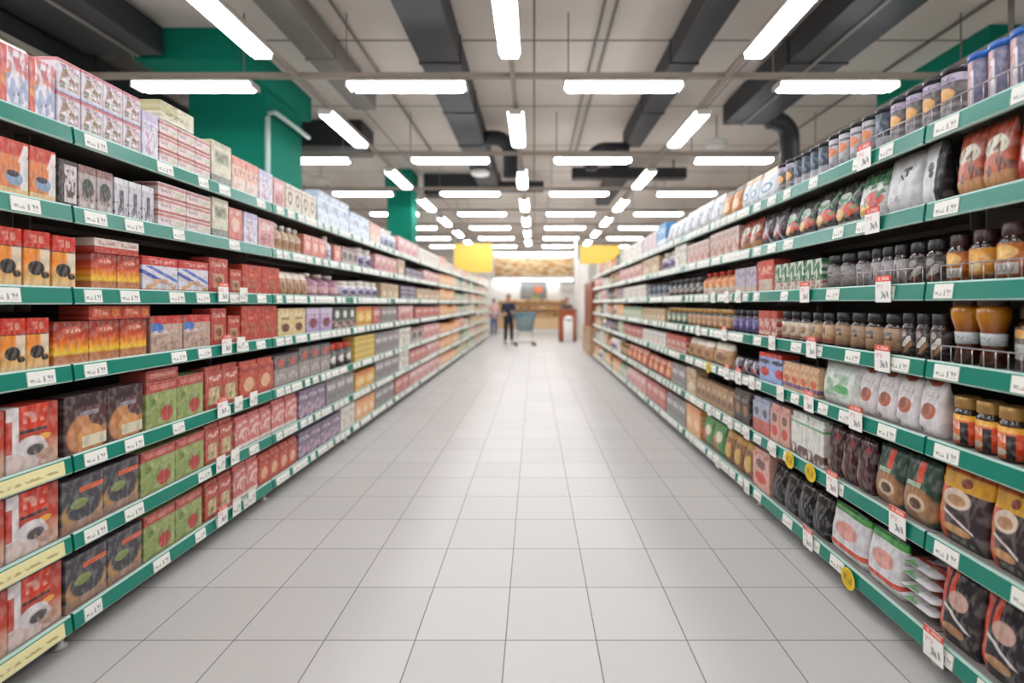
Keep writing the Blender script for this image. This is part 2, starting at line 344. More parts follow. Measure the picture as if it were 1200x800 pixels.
D('redcream', SA, 'coffee_brick', 'brick pack', 'red and cream brick pack', 'BC5040', [('rect', .2, .8, .1, .5, 'DCC098'), ('txt', .1, .9, .65, .78, 5, 'F0D0C4'), ('noise', .1, .9, .1, .5, 4, .56, '8E9A60')])
D('pinkred', SA, 'coffee_brick', 'brick pack', 'pink and red brick pack', 'D0706A', [('noise', 0, 1, .1, .6, 4, .5, 'E8C0B4'), ('txt', .1, .9, .65, .8, 5, 'F4E0DC'), ('rect', 0, 1, 0, .12, 'E8DCD4')])
D('orangered', SA, 'coffee_brick', 'brick pack', 'orange red brick pack', 'C4523A', [('ell', .5, .35, .3, .2, 'E4B088'), ('rect', 0, 1, .7, .8, 'A83C30')])
D('reddot', BX, 'coffee_carton', 'carton', 'charcoal carton with red dot', '6E6A6A', [('ell', .5, .75, .22, .14, 'D8584C'), ('rect', 0, 1, 0, .55, '9E928C'), ('txt', .1, .9, .2, .4, 5, 'C8C0BA')])
D('greypack', SA, 'coffee_brick', 'brick pack', 'grey brick pack', '8C8684', [('rect', .1, .9, .55, .75, 'C8C4C2'), ('txt', .1, .9, .2, .4, 5, '5A5454')])
D('beigebag', BO, 'syrup_bottle', 'bottle', 'beige bottle with white cap', 'C8A888', [('rect', .1, .9, .2, .5, 'B08058'), ('txt', .2, .8, .55, .65, 4, 'EADBC8')], lid='whitelid')
D('brownbag', PO, 'coffee_pouch', 'pouch', 'tan pouch with pale top', 'B98A5C', [('rect', 0, 1, .72, 1, 'E6D8C4'), ('ell', .5, .4, .3, .18, '8A5A38')])
D('pinkbottle', BO, 'syrup_bottle', 'bottle', 'mauve pink bottle', 'B07890', [('rect', 0, 1, .15, .5, 'D8A8A8'), ('txt', .2, .8, .2, .4, 4, 'F0DCD8')], lid='whitelid')
D('whitebottle', BO, 'syrup_bottle', 'bottle', 'white bottle with blue print', 'E0E2E8', [('rect', 0, 1, .2, .5, '8C98B8'), ('ell', .5, .35, .25, .1, 'DCE0EC')], lid='whitelid')
D('violetjar', JA, 'cocoa_jar', 'jar', 'white jar with violet label', 'D8D4E0', [('ell', .5, .5, .35, .3, '5E4A80'), ('txt', .1, .9, .75, .95, 4, '8078A0')], glass='whitelid', lid='whitelid')
D('violetflat', BX, 'sugar_carton', 'carton', 'flat dark violet carton', '5C5068', [('rect', .1, .9, .3, .8, '8A7C94'), ('txt', .1, .9, .4, .7, 5, 'D8D0DC')])
D('redblackjar', JA, 'spread_jar', 'jar', 'black jar with red cap', '504844', [('ell', .5, .5, .3, .28, 'E0DCD4')], glass='coffee', lid='redlid')
D('pinkbox', BX, 'wafer_carton', 'carton', 'pink printed carton', 'DCA4A0', [('txt', .1, .9, .6, .85, 5, 'F4E4E0'), ('noise', .1, .9, .1, .5, 4, .52, 'B86A6A')])
D('palebox', BX, 'wafer_carton', 'carton', 'off white printed carton', 'E4DED4', [('txt', .1, .9, .6, .8, 5, 'A8A098'), ('noise', .1, .9, .1, .5, 4, .54, 'C8B8A0')])
D('greenbox', BX, 'wafer_carton', 'carton', 'pale green carton', 'B4C0A4', [('rect', 0, 1, .75, 1, '7E9A7C'), ('noise', .1, .9, .1, .6, 4, .54, 'E0E0CC')])
D('orangebox', BX, 'juice_carton', 'carton', 'apricot orange carton', 'ECB27C', [('ell', .5, .4, .3, .2, 'F4D4A8'), ('rect', 0, 1, .8, 1, 'E89A5C')])
D('greybottle', BO, 'oil_bottle', 'bottle', 'grey green bottle', 'A0A48C', [('rect', 0, 1, .15, .5, 'D8D4BC'), ('txt', .1, .9, .2, .4, 4, '7C7A60')], lid='goldlid')
D('redbox', BX, 'wafer_carton', 'carton', 'dusty red carton', 'B85A54', [('rect', .1, .9, .5, .8, 'E0B0A8'), ('noise', .1, .9, .1, .45, 4, .54, 'D89080')])
D('tanbox', BX, 'wafer_carton', 'carton', 'tan carton', 'C8AC88', [('txt', .1, .9, .6, .8, 5, '8A6A4C'), ('ell', .5, .3, .3, .16, 'E4D4B8')])
D('purplebox', BX, 'wafer_carton', 'carton', 'dim purple carton', '7C6A80', [('noise', 0, 1, 0, .5, 4, .5, 'C8A8B4'), ('txt', .1, .9, .65, .8, 5, 'E0D4E0')])
D('bluebox', BX, 'sugar_carton', 'carton', 'bright blue carton', '3C88C0', [('rect', 0, 1, .1, .3, 'D8E4EC'), ('txt', .1, .9, .6, .8, 5, 'C8DCEC')])
# -- right run
D('bluecan', CA, 'milk_powder_can', 'can', 'pink can with blue lid', 'CFA8A6', [('rect', .55, 1, 0, 1, '6E6E8C'), ('rect', .4, .6, .1, .8, 'E4DCE0'), ('txt', .1, .5, .4, .7, 3, 'B85858')], lid='bluelid')
D('browncan', CA, 'cocoa_can', 'can', 'dark can with amber picture', '5E5458', [('rect', 0, 1, .82, 1, 'B4A8BC'), ('ell', .45, .55, .4, .16, 'DFA458'), ('rect', 0, 1, .05, .35, 'A49CA0'), ('txt', 0, 1, .12, .28, 4, '4E484C'), ('txt', .1, .9, .84, .95, 4, '6A5878')])
D('whitecan', CA, 'cocoa_can', 'can', 'silver can with orange picture', 'B8B4B8', [('ell', .45, .6, .42, .16, 'D8783C'), ('rect', 0, 1, .78, .85, '5A5A60'), ('rect', 0, 1, 0, .3, 'A8A8AE'), ('txt', 0, 1, .05, .25, 4, '6A6A70')], lid='black')
D('darkcan', CA, 'cocoa_can', 'can', 'navy can with silver foot', '2E3E50', [('rect', 0, 1, 0, .35, 'B0B0B8'), ('txt', .1, .8, .5, .8, 4, '7888A0')])
D('whitetub', PO, 'milk_pouch', 'pouch', 'white pouch with blue oval', 'DDE2E6', [('ell', .5, .42, .35, .16, '6A86A8'), ('ell', .5, .42, .22, .09, 'E4ECF0'), ('rect', 0, 1, .82, 1, 'D8C09A')])
D('orangepouch', PO, 'snack_pouch', 'pouch', 'orange pouch', 'D89A4A', [('rect', .5, 1, 0, 1, 'C07C40'), ('ell', .5, .4, .3, .2, 'E8C890'), ('rect', 0, 1, .85, 1, '4A5A48')])
D('whitebag', PO, 'sugar_bag', 'bag', 'crumpled white bag', 'DCDEE2', [('noise', .1, .9, .2, .7, 3, .55, '9A9CA2')])
D('stripebox', BX, 'cereal_carton', 'carton', 'purple striped white carton', 'E0D8D8', [('rect', .1, .35, 0, 1, '7A5AA0'), ('rect', .6, .8, 0, 1, 'D88A6A')])
D('silverbag', PO, 'coffee_pouch', 'pouch', 'silver white pouch with black emblem', 'D4D4D6', [('rect', .5, .74, .70, .76, '28282C'), ('rect', .58, .66, .60, .72, '28282C'), ('diag', 1, 1, 1.08, 1.14, .4, .62, .55, .66, '28282C'), ('txt', .2, .6, .2, .3, 4, '8A8A8E')], .3)
D('silverbag2', PO, 'coffee_pouch', 'pouch', 'white pouch with black side', 'D6D6D8', [('rect', .7, 1, 0, 1, '1E1E22'), ('ell', .45, .62, .14, .08, '2A2A2E'), ('ell', .5, .5, .1, .06, '2E2E32')], .3)
D('stewbag', PO, 'coffee_pouch', 'pouch', 'rust pouch with cream cup', 'A84A30', [('ell', .5, .62, .4, .17, 'D8D4BC'), ('ell', .55, .4, .42, .14, 'C86848'), ('rect', 0, 1, 0, .25, 'C08A58'), ('noise', 0, 1, .2, .8, 4, .58, '6A3A2C'), ('rect', 0, 1, .85, 1, 'B84830')], .25)
D('redpouch', PO, 'coffee_pouch', 'pouch', 'bright red and white pouch', 'C03430', [('ell', .5, .4, .35, .2, 'E8E4E0'), ('noise', 0, 1, 0, .4, 4, .55, '3A3034')], .25)
D('colourbag', PO, 'tea_pouch', 'pouch', 'black pouch with bright fruit', '2A282E', [('ell', .4, .66, .3, .14, 'D8DCD4'), ('ell', .6, .36, .36, .16, 'D04A30'), ('ell', .28, .3, .2, .14, 'D8A850'), ('noise', 0, 1, .1, .9, 4, .6, '5A9A6A'), ('rect', 0, 1, 0, .1, 'D8D4D4')], .25)
D('colourbag2', PO, 'tea_pouch', 'pouch', 'green topped pouch with berries', 'D8DCD8', [('rect', 0, 1, .75, 1, '3A7A50'), ('ell', .6, .4, .34, .2, 'D04838'), ('ell', .3, .25, .22, .12, 'E0B048'), ('noise', 0, 1, .3, .8, 5, .58, '4A7A54')], .25)
D('darkpouch', PO, 'tea_pouch', 'pouch', 'dark plum pouch', '2E222C', [('ell', .5, .35, .3, .18, '9A3A3A'), ('diag', 1, 1, .9, 1.05, 'A8A0B0')], .25)
D('pinkpack', BX, 'tea_carton', 'carton', 'pale pink beige carton', 'D8BCB0', [('noise', 0, 1, .1, .6, 4, .5, 'B87868'), ('txt', .1, .9, .65, .85, 5, '7A5850')])
D('goldjar', JA, 'coffee_jar', 'jar', 'coffee jar with golden oval label', 'B0601C', [('ell', .5, .72, .38, .24, 'E2B058'), ('rect', .12, .88, .08, .42, 'DAD4D2'), ('txt', .2, .8, .14, .34, 5, '9A8A88')], lid='brownlid', wide=.75)
D('goldjar2', JA, 'coffee_jar', 'jar', 'coffee jar with wide gold label', 'D08A28', [('ell', .5, .55, .46, .4, 'E0A040'), ('ell', .5, .4, .25, .18, 'E8CC98'), ('rect', 0, 1, 0, .12, '8A5030')], lid='brownlid', wide=.75)
D('darkjar', JA, 'coffee_jar', 'jar', 'black coffee jar with silver leaf', '3C3432', [('ell', .5, .76, .22, .14, '8A8684'), ('diag', 1, -1, .1, .5, .15, .85, .1, .65, 'B8B0AA'), ('ell', .6, .12, .2, .1, '8A4A38')])
D('fjar', JA, 'coffee_jar', 'jar', 'grey labelled jar with black monogram', '8C8484', [('rect', .36, .44, .3, .75, '26242A'), ('rect', .36, .64, .66, .76, '26242A'), ('rect', .36, .58, .48, .56, '26242A')])
D('greymono', JA, 'coffee_jar', 'jar', 'pale grey jar with dark bar', 'A8A0A0', [('rect', .4, .55, .2, .8, '4A4448'), ('txt', .1, .9, .04, .16, 5, '6A6464')])
D('tanjar', JA, 'coffee_jar', 'jar', 'square brown jar with dark letters', 'A88460', [('rect', .28, .72, .48, .82, '3A2C26'), ('rect', .4, .6, .55, .66, 'A88460'), ('rect', 0, 1, 0, .06, '7A5A40')], glass='coffee', lid='black')
D('tanjar2', JA, 'coffee_jar', 'jar', 'tan jar with pink foot', 'C4A078', [('rect', .3, .6, .5, .85, '6A4A3A'), ('rect', 0, 1, 0, .28, 'C87C68')])
D('beigejar', JA, 'coffee_jar', 'jar', 'beige jar with ivory label', 'DCCAB0', [('ell', .5, .6, .28, .24, '9A7050'), ('rect', 0, 1, 0, .2, 'C09080')])
D('leafjar', JA, 'coffee_jar', 'jar', 'dark jar with crossed leaf emblem', '2C2422', [('ell', .5, .82, .18, .12, '9A8478'), ('diag', 1, -1, 0, .3, .15, .85, .3, .72, 'D8CCC0'), ('diag', 1, -1, .35, .55, .1, .9, .05, .5, 'B08058')])
D('greenpack', BX, 'tea_carton', 'carton', 'green and white carton', 'D8DCD0', [('noise', 0, 1, .3, 1, 4, .47, '2E7A4C'), ('noise', 0, 1, 0, .35, 5, .52, 'B86858'), ('rect', 0, 1, 0, .05, '2E6A48')])
D('redsmall', BX, 'tea_carton', 'carton', 'bright vermilion carton', 'D03C24', [('rect', .1, .9, 0, .4, 'C8B8A8'), ('txt', .1, .9, .55, .8, 4, 'F0B8A0')])
D('bigamber', DR, 'coffee_jar', 'jar', 'tall waisted amber coffee jar', 'C8D0D0', [('txt', .2, .8, .3, .7, 4, '8A98A0')])
D('bigdark', JA, 'coffee_jar', 'jar', 'large coffee jar with wide oval', '4A2A20', [('ell', .5, .85, .42, .12, 'D8A050'), ('rect', .04, .96, .22, .6, 'B8BCB8'), ('txt', .2, .8, .3, .5, 5, '7A8888')], lid='brownlid', wide=.9)
D('redrow', BX, 'tea_carton', 'carton', 'red and white checked carton', 'B84838', [('noise', 0, 1, .1, .7, 5, .5, 'D8C8BC'), ('rect', 0, 1, .8, 1, 'C8503C')])
D('violetrow', JA, 'chicory_jar', 'jar', 'indigo labelled jar', '4A3C80', [('rect', .3, .7, .3, .7, '8A80B0')], lid='black')
D('tanrow', JA, 'chicory_jar', 'jar', 'caramel labelled jar', 'BE8C58', [('rect', .2, .8, .2, .5, 'DEC0A0'), ('txt', .1, .9, .6, .8, 4, '7A4C30')], lid='tanlid' if 'tanlid' in M else 'goldlid')
D('greenrow', JA, 'chicory_jar', 'jar', 'olive green labelled jar', '5E7458', [('ell', .5, .5, .3, .3, 'C4C8A8')], lid='goldlid')
D('orangebottles', BO, 'syrup_bottle', 'bottle', 'orange bottle with red cap', 'E0905A', [('rect', 0, 1, .1, .35, 'E8D8CC'), ('ell', .5, .45, .3, .08, 'F0C080')], lid='redlid')
D('greyrow', BX, 'wafer_carton', 'carton', 'greyish lilac carton', 'B8AEBE', [('txt', .1, .9, .6, .8, 5, '7A7088'), ('rect', 0, 1, 0, .25, 'D0B8A8')])
D('boxjar', JA, 'coffee_jar', 'jar', 'gold lidded jar with fiery label', 'E06A22', [('rect', 0, 1, .82, 1, 'F0B030'), ('rect', .62, .86, 0, .75, '241A1C'), ('txt', .05, .6, .5, .72, 4, 'F4DCD0'), ('ell', .35, .2, .28, .12, 'DCCAB8'), ('rect', .86, 1, 0, .8, 'E24A1A')], glass='coffee', lid='goldlid', wide=.93)
D('slim', BX, 'filter_carton', 'carton', 'slim lilac grey carton', '9C92A0', [('rect', 0, 1, .8, 1, '8A8090')])
D('almond', PO, 'coffee_pouch', 'pouch', 'white pouch with brown beans', 'E2DCDE', [('diag', 1, 1, 0, 0.0001, 'E2DCDE'), ('ell', .5, 1.0, .3, .1, 'C0553C'), ('ell', .48, .45, .32, .15, 'B0664C'), ('ell', .4, .48, .12, .1, '8A4A38'), ('txt', .25, .8, .7, .8, 5, 'C8A8B0'), ('ell', .2, .1, .08, .05, '3A2A2E')], .35)
D('greenwhite', PO, 'coffee_pouch', 'pouch', 'white pouch with green leaves', 'DEE2DC', [('noise', .1, .9, .2, .7, 4, .5, '9AC0A0'), ('ell', .6, .38, .2, .1, '5AA868'), ('txt', .1, .9, .7, .85, 5, 'B4C8BC')], .35)
D('sticks', SA, 'tea_pack', 'pack', 'orange and white slim pack', 'E0B890', [('ell', .5, .4, .35, .14, 'D8663C'), ('rect', 0, 1, .1, .25, '7A5A80'), ('txt', .1, .9, .65, .8, 4, 'C87858')])
D('bluered', BX, 'wafer_carton', 'carton', 'blue carton with red hearts', '9AAEDC', [('rect', 0, 1, .86, 1, 'D83C28'), ('ell', .25, .35, .2, .16, 'C83A32'), ('ell', .9, .35, .18, .16, 'C83A32'), ('ell', .25, .7, .22, .08, '3A3450'), ('ell', .8, .7, .22, .08, '3A3450')])
D('darkpack', SA, 'coffee_brick', 'brick pack', 'dark umber brick pack', '3C2E2C', [('ell', .5, .4, .3, .18, '9A7050'), ('txt', .1, .9, .65, .8, 4, 'A89080')])
D('tanpack', SA, 'coffee_brick', 'brick pack', 'tan brick pack', 'B08A62', [('rect', .1, .9, .2, .5, '7A5A40'), ('txt', .1, .9, .6, .75, 4, 'E4D0B0')])
D('yellowpouch', PO, 'coffee_pouch', 'pouch', 'brown pouch with yellow banner', '33232A', [('rect', 0, .24, 0, 1, 'D2522A'), ('rect', 0, .22, .35, .55, 'C88048'), ('rect', 0, 1, .72, .92, 'E0A428'), ('rect', 0, 1, .92, 1, 'D86A2A'), ('ell', .55, .83, .12, .06, '8A3A1C'), ('ell', .42, .6, .28, .13, 'DCC8B4'), ('ell', .42, .58, .18, .07, 'B88A60'), ('diag', .3, 1, .46, .5, .2, .8, .2, .6, 'D8CCC8'), ('ell', .45, .2, .3, .06, 'C8945C'), ('txt', .3, .8, .03, .1, 4, '8A9A90')], .3)
D('greenbrown', PO, 'coffee_pouch', 'pouch', 'dark green pouch with coffee mug', '24463A', [('ell', .5, .28, .55, .28, 'A4744C'), ('ell', .5, .3, .28, .13, 'D0B898'), ('ell', .5, .3, .18, .08, '5A3A28'), ('rect', .42, .62, .62, .95, 'D8482E'), ('rect', .2, .6, .55, .62, 'A8C0A8')], .3)
D('plum', PO, 'coffee_pouch', 'pouch', 'plum pouch with red mark', '3E2228', [('diag', 1, .5, .3, .5, '8A5A48'), ('ell', .6, .8, .12, .08, 'C83430'), ('diag', 1, .5, .9, 1.0, '6A3A44')], .25)
D('whitegreen', SA, 'tea_pack', 'pack', 'white pack with green line', 'E0E0D8', [('rect', 0, 1, .75, .8, '7AB07E'), ('noise', 0, 1, 0, .25, 4, .45, '6A4A44'), ('rect', 0, 1, .92, 1, 'CCD8C8')])
D('pinkstick', SA, 'tea_pack', 'pack', 'pink and red slim pack', 'DCA89A', [('ell', .5, .3, .35, .14, 'D0463C'), ('ell', .5, .65, .3, .12, '7A5A50'), ('txt', .1, .9, .8, .9, 4, 'C86A60')])
D('silverstick', SA, 'tea_pack', 'pack', 'silver blue slim pack', 'A8B0C4', [('rect', 0, 1, 0, .4, 'C86A5C'), ('ell', .5, .6, .25, .12, '5A5468')])
D('shinyblack', PO, 'bean_bag', 'bag', 'shiny black bag', '15161C', [('noise', 0, 1, .2, .8, 3, .6, '2C3440')], .15)
D('redgreenbag', PO, 'chocolate_pouch', 'pouch', 'white pouch with green top', 'DEDCDE', [('rect', 0, 1, .86, 1, '4EA850'), ('ell', .5, .55, .3, .16, 'DE9C90'), ('rect', 0, 1, .16, .26, 'D8482E'), ('rect', 0, 1, 0, .14, 'DCE0E4')], .3)
D('heapbag', PO, 'chocolate_pouch', 'pouch', 'flat white and red pouch', 'DADADC', [('rect', 0, 1, .9, 1, 'E4E0E2'), ('rect', 0, 1, .6, .72, 'C84438'), ('noise', 0, 1, .7, 1, 3, .55, '6AA868'), ('noise', 0, 1, 0, .6, 3, .5, '7A2E38')], .3)
D('bottompouch', PO, 'coffee_pouch', 'pouch', 'black pouch with red stripe', '241E26', [('rect', 0, .2, 0, 1, 'C8432A'), ('rect', .26, .38, .6, 1, 'DA4A2A'), ('ell', .5, .62, .24, .12, 'C8A090'), ('diag', .35, 1, .55, .6, .2, .85, .3, .7, 'D4CCC8'), ('ell', .45, .22, .28, .07, 'B8885A')], .25)
D('brownrow', JA, 'spread_jar', 'jar', 'brown glass jar with green label', '7A8A50', [('ell', .5, .5, .3, .3, 'D8C890')], glass='coffee', lid='goldlid')
D('nutbag', PO, 'nut_pouch', 'pouch', 'brown and yellow pouch', '8A5A34', [('ell', .5, .4, .3, .25, 'D8B050'), ('rect', 0, 1, .8, 1, 'C8963C')], .3)
D('greenred', PO, 'nut_pouch', 'pouch', 'green pouch with red corner', '5A9A58', [('rect', 0, .5, 0, .5, 'C8503C'), ('ell', .6, .55, .25, .18, 'E4DCC8')], .3)
D('orangefood', PO, 'nut_pouch', 'pouch', 'orange red pouch', 'C8603A', [('ell', .5, .4, .3, .2, 'E8B888'), ('txt', .1, .9, .7, .85, 4, 'E8D8C8')], .3)

# ---------------------------------------------------------------- the room
def plank(name, x0, x1, y0, y1, z0, z1, m, **p):
    b = MB(); b.box(x0, x1, y0, y1, z0, z1, m); return new_obj(name, b.mesh(name), **p)
XL, XR, YB, YF, HC = -8.6, 7.6, -4.6, 26.0, 1.49+3.40
fm = bpy.data.materials.new('floor tiles'); fm.use_nodes = True
nt = fm.node_tree; N = nt.nodes; L = nt.links; pb = N['Principled BSDF']
g = N.new('ShaderNodeNewGeometry'); mp = N.new('ShaderNodeMapping'); L.new(g.outputs['Position'], mp.inputs[0])
mp.inputs['Location'].default_value = (.126, -2.150, 0)
sx = N.new('ShaderNodeSeparateXYZ'); L.new(mp.outputs[0], sx.inputs[0])
def line(sock, size, wid):
    a = N.new('ShaderNodeMath'); a.operation = 'PINGPONG'; a.inputs[1].default_value = size/2; L.new(sock, a.inputs[0])
    c = N.new('ShaderNodeMath'); c.operation = 'LESS_THAN'; c.inputs[1].default_value = wid; L.new(a.outputs[0], c.inputs[0]); return c.outputs[0]
mxm = N.new('ShaderNodeMath'); mxm.operation = 'MAXIMUM'
L.new(line(sx.outputs[0], .4005, .0028), mxm.inputs[0]); L.new(line(sx.outputs[1], .4005, .0028), mxm.inputs[1])
sn = N.new('ShaderNodeVectorMath'); sn.operation = 'SNAP'; sn.inputs[1].default_value = (.4005, .4005, .4005); L.new(mp.outputs[0], sn.inputs[0])
wn = N.new('ShaderNodeTexWhiteNoise'); L.new(sn.outputs[0], wn.inputs['Vector'])
tm = N.new('ShaderNodeMix'); tm.data_type = 'RGBA'; tm.inputs[6].default_value = lin('BBB8B4'); tm.inputs[7].default_value = lin('C1BEBA'); L.new(wn.outputs['Value'], tm.inputs[0])
gm = N.new('ShaderNodeMix'); gm.data_type = 'RGBA'; L.new(mxm.outputs[0], gm.inputs[0]); L.new(tm.outputs[2], gm.inputs[6]); gm.inputs[7].default_value = lin('6E6A66')
L.new(gm.outputs[2], pb.inputs['Base Color']); pb.inputs['Roughness'].default_value = .38; pb.inputs['Specular IOR Level'].default_value = .45
plank('floor', XL, XR, YB, YF+.2, -.1, 0, fm, kind='structure')

cm = bpy.data.materials.new('ceiling slabs'); cm.use_nodes = True
nt = cm.node_tree; N = nt.nodes; L = nt.links; pb = N['Principled BSDF']
g = N.new('ShaderNodeNewGeometry'); sx = N.new('ShaderNodeSeparateXYZ'); L.new(g.outputs['Position'], sx.inputs[0])
mxm = N.new('ShaderNodeMath'); mxm.operation = 'MAXIMUM'
L.new(line(sx.outputs[0], 3.0, .014), mxm.inputs[0]); L.new(line(sx.outputs[1], 2.1, .02), mxm.inputs[1])
nz = N.new('ShaderNodeTexNoise'); nz.inputs['Scale'].default_value = .7; L.new(g.outputs['Position'], nz.inputs['Vector'])
tm = N.new('ShaderNodeMix'); tm.data_type = 'RGBA'; tm.inputs[6].default_value = lin('C8BEB4'); tm.inputs[7].default_value = lin('D6CDC3'); L.new(nz.outputs['Fac'], tm.inputs[0])
gm = N.new('ShaderNodeMix'); gm.data_type = 'RGBA'; L.new(mxm.outputs[0], gm.inputs[0]); L.new(tm.outputs[2], gm.inputs[6]); gm.inputs[7].default_value = lin('6E645C')
L.new(gm.outputs[2], pb.inputs['Base Color']); pb.inputs['Roughness'].default_value = .8
plank('ceiling', XL, XR, YB, YF+.2, HC, HC+.15, cm, kind='structure')
wm = mat('wall paint', 'D8D4CC', .7, noise=.03, nscale=.6)
plank('wall_left', XL-.15, XL, YB, YF+.2, 0, HC, wm, kind='structure')
plank('wall_right', XR, XR+.15, YB, YF+.2, 0, HC, wm, kind='structure')
plank('wall_front', XL, XR, YB-.15, YB, 0, HC, wm, kind='structure')
plank('wall_back', XL, XR, YF, YF+.2, 0, HC, mat('pale far wall', 'F0EEE8', .7), kind='structure')

# columns: teal posts with wider heads
def column(xa, xb, ya, yb, hx0, hx1, hy0, hy1, hz):
    b = MB(); b.box(xa, xb, ya, yb, 0, hz, M['teal']); b.box(hx0, hx1, hy0, hy1, hz, HC, M['teal'], .01)
    return new_obj('column', b.mesh('column'), kind='structure')
column(-4.9, -3.8, 6.9, 7.95, -4.95, -3.69, 6.0, 8.07, EYE+3.0)
column(-3.75, -3.12, 12.4, 12.95, -3.78, -3.10, 12.3, 13.0, EYE+2.9)
column(5.6, 6.7, 6.3, 7.8, 5.56, 6.8, 5.93, 7.9, EYE+3.0)
plank('column', 1.75, 2.15, 19.4, 19.8, 0, 3.2, M['white'], kind='structure')
b = MB(); b.tube([(1.66, 19.31, 0), (1.66, 19.31, 4.88)], .05, M['white'], 12)
new_obj('pipe', b.mesh('pipe'), label='thin white vertical pipe in front of the far white column', category='pipe')
b = MB(); b.tube([(-3.75, 6.84, 1.2), (-3.75, 6.84, 4.1), (-3.73, 6.84, 4.16), (-3.66, 6.86, 4.18), (-3.66, 7.9, 4.18)], .035, M['pipe'], 10)
new_obj('pipe', b.mesh('pipe'), label='pale green bent pipe running up the near left teal column', category='pipe')

# ducts under the ceiling
def duct(x0, x1, y0, y1, z0, z1, label, m='duct', elbow=None, seam=None):
    b = MB(); b.box(x0, x1, y0, y1, z0, z1, M[m], .01)
    if seam: b.box(seam-.02, seam+.02, y0, y1, z0-.02, z0, M['duct2'])
    for k in range(int((y1-y0)/1.6)):
        y = y0+.8+k*1.6
        b.box(x0-.012, x1+.012, y-.02, y+.02, z0-.012, z1, M[m])
    r = empty('air_duct', ((x0+x1)/2, y0, 0), label=label, category='air duct')
    o = new_obj('duct_run', b.mesh('duct_run'), r); o.location = (-(x0+x1)/2, -y0, 0)
    if elbow:
        e = MB(); e.tube(elbow[0], elbow[1], M[m], 16)
        q = new_obj('elbow', e.mesh('elbow'), r); q.location = (-(x0+x1)/2, -y0, 0)
    return r
Z0 = EYE+3.0
def arc(c, r, a0, a1, ax='xz', n=8):
    out = []
    for i in range(n+1):
        a = a0+(a1-a0)*i/n
        if ax == 'xz': out.append((c[0]+r*math.cos(a), c[1], c[2]+r*math.sin(a)))
        else: out.append((c[0]+r*math.cos(a), c[1]+r*math.sin(a), c[2]))
    return out
duct(-1.43, -.93, .5, 12.7, Z0, Z0+.36, 'dark flat duct left of the centre line of lights', elbow=([(-1.0, 9.2, Z0+.12)]+arc((-.75, 9.2, Z0-.18), .3, PI/2, 0)+[(-.45, 9.2, Z0-.62)], .14))
duct(1.71, 2.05, .5, 9.4, Z0, Z0+.30, 'narrow dark duct right of the centre line of lights', elbow=([(1.8, 9.3, Z0-.05), (1.35, 9.3, Z0-.05)]+arc((1.35, 9.3, Z0-.30), .25, PI/2, PI)+[(1.10, 9.3, Z0-.45)], .12))
duct(3.18, 3.92, .5, 8.2, Z0, Z0+.34, 'wide dark duct above the right shelves', seam=3.5, elbow=([(3.9, 8.1, Z0+.05)]+arc((3.95, 8.1, Z0-.25), .3, PI/2, 0)+[(4.25, 8.1, Z0-.9)], .15))
duct(-5.42, -4.5, .5, 5.9, Z0, Z0+.34, 'wide dark duct at upper left above the shelves', seam=-4.8)
duct(-6.5, -5.5, .5, 8.3, Z0-.2, Z0+.1, 'low dark duct beside the upper left duct', seam=-5.9)
duct(-2.85, -2.5, .5, 7.7, Z0+.05, Z0+.34, 'grey duct above the left line of lights', 'duct2')
b = MB(); b.box(-2.9, -.9, 12.75, 13.25, Z0-.15, HC-.001, M['duct'], .01); b.box(-.9, .25, 12.75, 13.1, Z0-.02, Z0+.2, M['duct'])
new_obj('cross_duct', b.mesh('cross_duct'), label='dark crosswise duct at the far end of the left duct', category='air duct')
b = MB(); b.box(.9, 3.6, 11.45, 11.75, Z0-.05, Z0+.2, M['duct'], .01)
for x in (1.2, 3.3): b.box(x, x+.03, 11.55, 11.58, Z0+.2, HC-.001, M['duct'])
new_obj('cross_duct', b.mesh('cross_duct'), label='thin dark crosswise duct over the right shelves', category='air duct')
b = MB(); b.box(1.9, 2.3, 11.8, 15.0, Z0, HC-.001, M['duct'], .01)
new_obj('air_duct', b.mesh('air_duct'), label='short dark duct far off right of centre', category='air duct')
b = MB(); b.box(-5.4, -3.2, 9.0, 9.7, Z0-.1, HC-.001, M['duct'], .01)
new_obj('cross_duct', b.mesh('cross_duct'), label='dark crosswise duct behind the near left teal column', category='air duct')
for (x, lab) in ((.79, 'thin conduit on the ceiling just right of centre'), (.93, 'second thin conduit just right of centre'),
                 (-2.28, 'thin conduit on the ceiling nearest the left duct'), (5.1, 'thin conduit on the ceiling at upper right')):
    b = MB(); b.tube([(x, .5, HC-.03), (x, 12, HC-.03)], .018, M['duct2'], 6)
    if x > 5: b.tube([(x, 5.2, HC-.03), (x, 5.2, HC-.5), (x+.5, 5.2, HC-.5)], .03, M['duct2'], 6)
    new_obj('conduit', b.mesh('conduit'), label=lab, category='conduit')
for k, (x, y, lab) in enumerate(((3.3, 8.8, 'round pale ceiling disc below the right duct'), (3.3, 12.3, 'farther round pale ceiling disc right'), (-5.0, 11.4, 'round pale ceiling disc at the left behind column'), (-1.2, 10.8, 'round pale ceiling disc near the left duct end'))):
    b = MB(); b.lathe([(.05, .10), (.17, .09), (.2, .05), (.2, .0), (.12, -.03)][::-1], M['white'], 20)
    b.tube([(0, 0, .09), (0, 0, (HC if k != 3 else Z0)-(EYE+2.85)-.001)], .012, M['duct2'], 6)
    o = new_obj('ceiling_disc', b.mesh('ceiling_disc'), label=lab, category='ceiling fixture'); o.location = (x, y, EYE+2.85)

